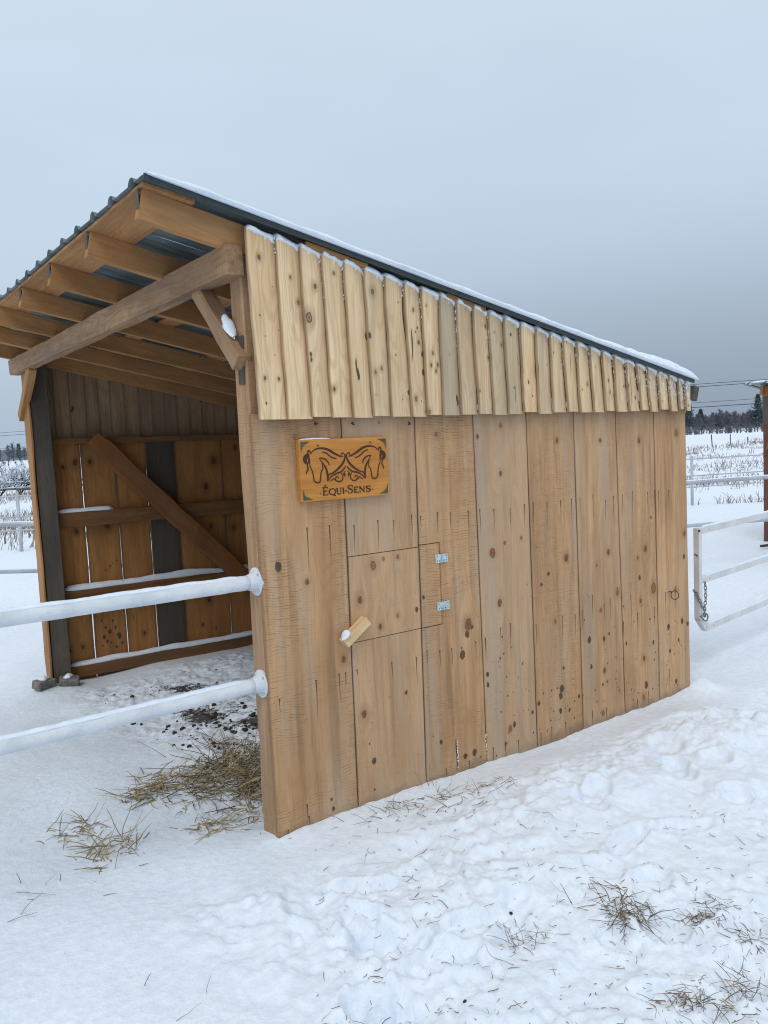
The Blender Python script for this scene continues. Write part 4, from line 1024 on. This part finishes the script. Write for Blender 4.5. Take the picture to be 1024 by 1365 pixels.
def vertical_boards(name, parent, P0, P1, z0, z1a, z1b, mat):
    mb = MB(); P0 = np.array(P0); P1 = np.array(P1); LL = np.linalg.norm(P1-P0); d = (P1-P0)/LL; nn = np.array((-d[1], d[0])); s_ = 0; i = 0
    while s_ < LL-.05:
        w = min(random.uniform(.24, .34), LL-s_); zt = z1a+(z1b-z1a)*(s_+w/2)/LL; a = P0+d*(s_+.002); b = P0+d*(s_+w-.002); V = []
        for q in (a, b):
            for o_ in (0, .022):
                for z in (z0, zt): V.append((q[0]+nn[0]*o_, q[1]+nn[1]*o_, z))
        rr = random.random()
        mb.add(V, [(0, 1, 5, 4), (2, 6, 7, 3), (0, 2, 3, 1), (4, 5, 7, 6), (1, 3, 7, 5), (0, 4, 6, 2)], wc=[(v[2]+rr*9, v[0]*abs(d[0])+v[1]*abs(d[1]), rr*30) for v in V], rnd=rr, knot=0.0, stain=0.0, grey=.1, snow=0.0)
        s_ += w; i += 1
    mb.A['wc'] = np.array(mb.A['wc']); return mb.build(name, mat, parent)
vertical_boards('side_siding', nb, (9.5, 3.05), (12, 3.05), -.2, 2.03, 1.62, M['siding']); vertical_boards('side_siding', nb, (9.3, -.95), (12, -.95), -.2, 2.03, 1.62, M['siding']); vertical_boards('back_siding', nb, (11.98, -.9), (11.98, 3.1), -.2, 1.6, 1.6, M['siding'])
# stray dark bar poking from the snow near it
p = onZ(1014, 731, .02); lumber('iron_bar', (p[0], p[1], .05), (p[0]+.5, p[1]-.25, .07), .03, .03, M['screw']); bpy.data.objects['iron_bar']['label'] = 'dark iron bar lying on the snow under the second shed'; bpy.data.objects['iron_bar']['category'] = 'bar'

# ------------------------------------------------------------------ fences behind
def fence_line(name, label, a, b, zs_, r, posts, mat, cat='fence', pr=.03, snowr=0, group=None):
    a = np.array(a, float); b = np.array(b, float); f = thing(name, label, cat, (a[0], a[1], 0), group)
    for z in zs_:
        mb = MB(); n = 30; pts = []
        for i in range(n+1):
            t = i/n; x, y = a[0]+(b[0]-a[0])*t, a[1]+(b[1]-a[1])*t; pts.append((x, y, z+.4*gh(x, y)+.01*math.sin(t*20)))
        mb.tube(pts, r if not hasattr(r, '__len__') else r[0], 8); o = mb.build('rail', mat, f, True)
        if snowr: snow_sweep('snow_cap', [np.array(q)+(0, 0, r*.8) for q in pts], r*.8, snowr, o if False else f, step=.06, freq=3)
    for t in posts:
        x, y = a[0]+(b[0]-a[0])*t, a[1]+(b[1]-a[1])*t; mb = MB(); mb.tube([(x, y, -.4), (x, y, max(zs_)+.06)], pr, 10); mb.build('post', mat, f, True)
    return f
PA = onZ(20, 690, 1.0); PB = onZ(960, 640, 1.0); dv = (PB-PA)/np.linalg.norm(PB-PA)
A_ = PA-dv*4; B_ = PB+dv*6
fence_line('pipe_fence', 'white two-rail pipe fence crossing the snow just behind the shed', A_, B_, (1.0, .5), .024, (.0, .42, .62, 1.0), M['farrail'], snowr=.012)
pR = onZ(923, 673, 0); pL = onZ(29, 735, 0); dv = (pR-pL)/np.linalg.norm((pR-pL)); 
LT = np.linalg.norm(pR-pL); a_ = pL-dv*8; b_ = pR+dv*12; tot = LT+20
fence_line('field_fence', 'thin white post and rail fence at the edge of the weedy field', a_, b_, (.98, .62, .38), .013, (0, 8/tot, (8+LT*.33)/tot, (8+LT*.66)/tot, (8+LT)/tot, 1), M['farrail'], pr=.03)
# dark old rail fence at far left
p0 = onZ(-60, 668, .0); p1 = onZ(48, 660, .0)
dv = (p1-p0)/np.linalg.norm(p1-p0); fence_line('rail_fence', 'grey old board fence in front of the snowy shrub at the left edge', p0-dv*6, p1+dv*10, (.55, .30), .055, (.1, .3, .5, .7, .9), M['greyrail'], pr=.06, snowr=.05)
# thin posts with wire in the far field, each post a thing
q0 = onZ(912, 603, 0); q1 = onZ(1018, 589, 0)
fposts = [(950, 596, 20, 'leaning'), (974, 592, 16, 'straight'), (997, 591, 11, 'short')]
for i, (x, y, h_, w_) in enumerate(fposts):
    p = onZ(x, y, 0); d = (p-CAM)@_fw; mb = MB(); hm = h_*d/FPX; mb.tube([(p[0], p[1], gh(p[0], p[1])-.2), (p[0]-(.12 if i == 0 else .02)*hm, p[1], gh(p[0], p[1])+hm*.85)], .05, 6)
    tag(mb.build('fence_post', M['bark']), ['leaning thin post, leftmost in the far weedy field line', 'straight thin post in the middle of the far field line', 'short dark post, rightmost in the far field line'][i], 'post', 'thin posts along the far field line')

# ------------------------------------------------------------------ weeds
def weed(mb, p, h, r, n, spread=.5):
    for _ in range(n):
        a = random.uniform(0, 6.28); e = random.uniform(.9, 1.55); l = h*random.uniform(.5, 1)
        q = np.array(p)+(random.gauss(0, spread*h*.5), random.gauss(0, spread*h*.5), -.02)
        d = np.array([math.cos(a)*math.cos(e), math.sin(a)*math.cos(e), math.sin(e)]); m_ = q+d*l*.6; t_ = m_+(d+np.array([random.gauss(0, .3), random.gauss(0, .3), -.1]))*l*.4
        mb.tube([q, m_, t_], [r, r*.9, r*.5], 3, cap=False, tone=random.random())
mb = MB()
for _ in range(1400):
    x = random.uniform(-40, 1080) if random.random() < .5 else random.choice((random.uniform(-20, 60), random.uniform(905, 1030))); D = 1/random.uniform(1/75, 1/17); zc_ = 0
    hz = 591.5-.0452*(x-512); y = hz+1.6*FPX/D; p = onZ(x, y, 0); p[2] = gh(p[0], p[1])
    if float(fbm(np.array(p[0]*.12), np.array(p[1]*.12), 2, 90)) < -.12+.1*random.random(): continue
    h = random.uniform(.06, .30)*random.choice((1, 1, 1.6)); weed(mb, p, h, .00018*D+.0025, random.randint(3, 7), 1.3)
for i in range(420):   # dense strip on the far line
    t = random.uniform(-4, 1.6); p = q0+(q1-q0)*t; p = p+np.array((random.gauss(0, 1.2), random.gauss(0, 1.2), 0)); p[2] = gh(p[0], p[1]); weed(mb, p, random.uniform(.2, .6), .018, 4, 1.2)
for cx_, n in ((960, 4), (974, 6), (984, 3), (995, 3), (1006, 4), (930, 2), (15, 2), (5, 2), (35, 2), (1015, 3)):
    for _ in range(n):
        x = cx_+random.gauss(0, 2.5); hz = 591.5-.0452*(x-512); p = onZ(x, hz+1.6*FPX/17.2, 0); p[2] = gh(p[0], p[1]); weed(mb, p, random.uniform(.15, .38), .0055, 2, .12)
for _ in range(40):
    x = random.uniform(-30, 45); D = random.uniform(14, 24); hz = 591.5-.0452*(x-512); p = onZ(x, hz+1.6*FPX/D, 0); p[2] = gh(p[0], p[1]); weed(mb, p, random.uniform(.1, .4), .005, 4, .9)
tag(mb.build('field_weeds', M['weed']), 'dead weeds poking through the snow of the field', 'weeds', kind='stuff')

# shrubs with snow on the branches
def shrub(px_, D, h, label):
    hz = 591.5-.0452*(px_-512); p = onZ(px_, hz+1.6*FPX/D, 0); p[2] = gh(p[0], p[1]); t = thing('bare_shrub', label, 'shrub', tuple(p), 'bare snowy shrubs at the left edge')
    mb = MB(); sn = MB()
    def br(q, d, l, r, lev):
        e = q+d*l; mb.tube([q, q+d*l*.5+np.random.normal(0, l*.04, 3), e], [r, r*.85, r*.7], 4, cap=False)
        if lev <= 2 and random.random() < .75:
            up_ = np.array((0, 0, r*1.2)); sn.tube([q+up_, e+up_], r*1.5, 4)
        if lev == 0: return
        for _ in range(3 if lev > 1 else 4):
            nd = d+np.random.normal(0, .55, 3); nd[2] = max(nd[2], -.1)+.1; nd /= np.linalg.norm(nd); br(q+d*l*random.uniform(.4, 1), nd, l*random.uniform(.55, .8), r*.6, lev-1)
    np.random.seed(int(px_)+60)
    for _ in range(7):
        d = np.array((random.gauss(0, .6), random.gauss(0, .6), 1.0)); d /= np.linalg.norm(d); br(np.array(p)-(0, 0, .1), d, h*.42, .035, 4)
    mb.build('branches', M['bark'], t); sn.build('branch_snow', M['snow'], t)['kind'] = 'stuff'
shrub(26, 36, 1.7, 'bare shrub with snow on its branches, nearest the shed post at the left')
shrub(-6, 33, 1.5, 'bare shrub cut off by the left edge of the picture')
shrub(3, 44, 2.0, 'taller bare shrub behind the other two at the left edge')

# ------------------------------------------------------------------ far trees
def far_tree(mb, p, h, n=70, w=.35, r=.15):
    p = np.array(p); mb.tube([p-(0, 0, 1), p+(0, 0, h*.55), p+(random.gauss(0, .3), 0, h*.95)], [.22, .16, .05], 4, cap=False, tone=random.random()*.5)
    for _ in range(n):
        t = random.uniform(.04, .93); q = p+np.array((0, 0, h*t)); a = random.uniform(0, 6.28); e = random.uniform(.5, 1.35); l = h*w*(1.15-t)*random.uniform(.4, 1.1)
        d = np.array((math.cos(a)*math.cos(e), math.sin(a)*math.cos(e), math.sin(e))); m_ = q+d*l
        mb.tube([q, m_], [r, r*.4], 3, cap=False, tone=random.random())
        for _ in range(3):
            d2 = d+np.array([random.gauss(0, .5) for _ in range(3)]); mb.tube([q+d*l*random.uniform(.3, .9), q+d*l+d2*l*.5], [r*.6, r*.3], 3, cap=False, tone=random.random())
def at_az(x, D):
    hz = 591.5-.0452*(x-512); d = ray(x, hz); d = d/np.linalg.norm(d[:2]); p = CAM+d*D; p[2] = gh(p[0], p[1]); return p
mb = MB()
for i in range(520):
    x = random.uniform(-260, 1330) if i < 300 else random.uniform(880, 1060); D = random.uniform(430, 500)
    hh = (8.6+2.2*float(fbm(np.array(x*.03), np.array(1.7), 2)))*random.uniform(.8, 1.12); far_tree(mb, at_az(x, D), hh, 34 if i < 300 else 44)
for i in range(300):
    x = random.uniform(-260, 1330); D = random.uniform(300, 330); far_tree(mb, at_az(x, D)-(0, 0, .3), random.uniform(1.6, 2.9), 12, .6, .07)
for i in range(60):
    x = random.uniform(880, 1050); D = random.uniform(285, 330); far_tree(mb, at_az(x, D)-(0, 0, .3), random.uniform(1.6, 3.2), 22, .6, .07)
tag(mb.build('far_woods', M['wood_far']), 'bare leafless woods along the horizon', 'woods', kind='stuff')
def pine(x, D, h, label, w=.26):
    p = at_az(x, D); t = thing('pine_tree', label, 'tree', tuple(p), 'pines at the far wood edge'); mb = MB(); mb.tube([p-(0, 0, 1), p+(0, 0, h*.95)], [.3, .06], 6, cap=False); mb.build('trunk', M['bark'], t)
    mb = MB(); 
    for _ in range(150):
        tt = random.uniform(.18, 1.0); a = random.uniform(0, 6.28); l = h*w*(1.08-tt)**.7*random.uniform(.5, 1.1); c = p+np.array((math.cos(a)*l*.6, math.sin(a)*l*.6, h*tt)); tone = random.random()
        for _ in range(22):
            q = c+np.array((random.gauss(0, l*.28), random.gauss(0, l*.28), random.gauss(0, h*.018))); s_ = random.uniform(.2, .45); d1 = np.random.normal(0, 1, 3)*s_; d2 = np.random.normal(0, 1, 3)*s_
            mb.add([q, q+d1, q+d2], [(0, 1, 2)], tone=min(1, max(0, tone+random.gauss(0, .15))))
    mb.build('crown', M['pine_far'], t)
np.random.seed(5)
pine(1011, 430, 15.5, 'tall dark pine over the woods, beside the second shed')
pine(919, 430, 13.5, 'dark pine on the woods edge, beside the shed end')
pine(934, 450, 10.5, 'smaller pine between the shed end and the bare woods', .3)
pine(26, 620, 11.5, 'distant pine standing above the skyline at the left edge')
# far hill beyond on the left
mb = MB(); N = 160; V = []; F = []
for i in range(N):
    x = -700+i*12; p = at_az(min(max(x, -700), 1200), 1900); h = 24+8*float(fbm(np.array(i*.05), np.array(3.3), 3))+3*float(fbm(np.array(i*1.1), np.array(8.3), 2)); h *= float(ss(700, 250, x))*.85+.15
    b = at_az(x, 1500); V += [(b[0], b[1], -3), (p[0], p[1], h), (p[0]*1.2, p[1]*1.2, -3)]
for i in range(N-1):
    for k in range(2): F.append((i*3+k, (i+1)*3+k, (i+1)*3+k+1, i*3+k+1))
mb.add(V, F); o = mb.build('far_hills', M['hill']); tag(o, kind='structure')

# ------------------------------------------------------------------ power lines
labs = ['uppermost thin wire crossing the sky above the field', 'second wire from the top, close under the uppermost one', 'thinner third wire in the sky above the far woods', 'lowest wire, just above the tree tops of the far woods']
for i, (yr, yl, r) in enumerate([(505.5, 577, .022), (509, 581, .026), (530.5, 598, .016), (537, 601.5, .030)]):
    a = atD(1024, yr, 80); b = atD(0, yl, 140); d = b-a; mb = MB(); pts = []
    for t in np.linspace(-1.2, 2.2, 40): q = a+d*t; pts.append(q+np.array((0, 0, -1.2*math.sin(PI*((t+1.2)/3.4))*0)))
    mb.tube(pts, r*1.3, 5); tag(mb.build('power_line', M['wire']), labs[i], 'power line', 'power lines over the far field')

# ------------------------------------------------------------------ world and sun (overcast)
w = bpy.data.worlds.new('World'); scene.world = w; w.use_nodes = True; nt = w.node_tree; nt.nodes.clear()
N_ = nt.nodes.new; Lk = nt.links.new
out = N_('ShaderNodeOutputWorld'); bg1 = N_('ShaderNodeBackground'); bg2 = N_('ShaderNodeBackground'); add = N_('ShaderNodeAddShader')
SUN_EL, SUN_AZ = math.radians(48), math.radians(232)     # direction the light comes from, clockwise from +Y
sky = N_('ShaderNodeTexSky'); sky.sky_type = 'NISHITA'; sky.sun_disc = False; sky.sun_elevation = SUN_EL; sky.sun_rotation = SUN_AZ; sky.air_density = 1.5; sky.dust_density = 4
Lk(sky.outputs[0], bg1.inputs[0]); bg1.inputs[1].default_value = .05*.25
tc = N_('ShaderNodeTexCoord'); sep = N_('ShaderNodeSeparateXYZ'); Lk(tc.outputs['Generated'], sep.inputs[0])
rp = N_('ShaderNodeValToRGB'); Lk(sep.outputs['Z'], rp.inputs[0]); cr = rp.color_ramp
cr.elements[0].position = 0.0; cr.elements[0].color = (.40, .51, .64, 1)
cr.elements[1].position = 1.0; cr.elements[1].color = (1.03, 1.06, 1.09, 1)
for pos, c in ((.08, (.44, .545, .665)), (.2, (.515, .63, .755)), (.38, (.565, .685, .805)), (.55, (.66, .76, .86))):
    e = cr.elements.new(pos); e.color = (*c, 1)
# darker bank of cloud low on the right
dirv = N_('ShaderNodeVectorMath'); dirv.operation = 'DOT_PRODUCT'; Lk(tc.outputs['Generated'], dirv.inputs[0]); h_ = YAW+math.radians(38); dirv.inputs[1].default_value = (math.sin(h_), math.cos(h_), 0)
nz = N_('ShaderNodeTexNoise'); nz.inputs['Scale'].default_value = 2.2; nz.inputs['Detail'].default_value = 3
mpv = N_('ShaderNodeMapping'); mpv.inputs['Scale'].default_value = (1, 1, 3); Lk(tc.outputs['Generated'], mpv.inputs[0]); Lk(mpv.outputs[0], nz.inputs['Vector'])
mr1 = N_('ShaderNodeMapRange'); mr1.interpolation_type = 'SMOOTHSTEP'; Lk(dirv.outputs['Value'], mr1.inputs[0]); mr1.inputs[1].default_value = .45; mr1.inputs[2].default_value = .98
mr2 = N_('ShaderNodeMapRange'); mr2.interpolation_type = 'SMOOTHSTEP'; Lk(sep.outputs['Z'], mr2.inputs[0]); mr2.inputs[1].default_value = .30; mr2.inputs[2].default_value = .02
mu = N_('ShaderNodeMath'); mu.operation = 'MULTIPLY'; Lk(mr1.outputs[0], mu.inputs[0]); Lk(mr2.outputs[0], mu.inputs[1])
ma = N_('ShaderNodeMath'); ma.operation = 'MULTIPLY_ADD'; Lk(nz.outputs[0], ma.inputs[0]); ma.inputs[1].default_value = .5; ma.inputs[2].default_value = .75
mu2 = N_('ShaderNodeMath'); mu2.operation = 'MULTIPLY'; mu2.use_clamp = True; Lk(mu.outputs[0], mu2.inputs[0]); Lk(ma.outputs[0], mu2.inputs[1])
mx = N_('ShaderNodeMix'); mx.data_type = 'RGBA'; Lk(mu2.outputs[0], mx.inputs[0]); Lk(rp.outputs[0], mx.inputs[6]); mx.inputs[7].default_value = (.285, .355, .455, 1)
mv = N_('ShaderNodeMapRange'); Lk(nz.outputs[0], mv.inputs[0]); mv.inputs[1].default_value = .3; mv.inputs[2].default_value = .7; mv.inputs[3].default_value = .95; mv.inputs[4].default_value = 1.03
mxx = N_('ShaderNodeVectorMath'); mxx.operation = 'SCALE'; Lk(mx.outputs[2], mxx.inputs[0]); Lk(mv.outputs[0], mxx.inputs['Scale'])
Lk(mxx.outputs[0], bg2.inputs[0]); bg2.inputs[1].default_value = 1.0
Lk(bg1.outputs[0], add.inputs[0]); Lk(bg2.outputs[0], add.inputs[1]); Lk(add.outputs[0], out.inputs[0])
sd = bpy.data.lights.new('overcast_sun', 'SUN'); sd.energy = .8; sd.angle = math.radians(24); sd.color = (1, .96, .90)
so = bpy.data.objects.new('overcast_sun', sd); COL.objects.link(so)
dsun = Vector((math.sin(SUN_AZ)*math.cos(SUN_EL), math.cos(SUN_AZ)*math.cos(SUN_EL), math.sin(SUN_EL)))
so.rotation_euler = dsun.to_track_quat('Z', 'Y').to_euler(); so.location = (0, 0, 8)

scene.view_settings.view_transform = 'Standard'; scene.view_settings.look = 'None'; scene.view_settings.exposure = 0
scene.cycles.filter_width = 1.1
scene.cycles.max_bounces = 8; scene.cycles.diffuse_bounces = 5
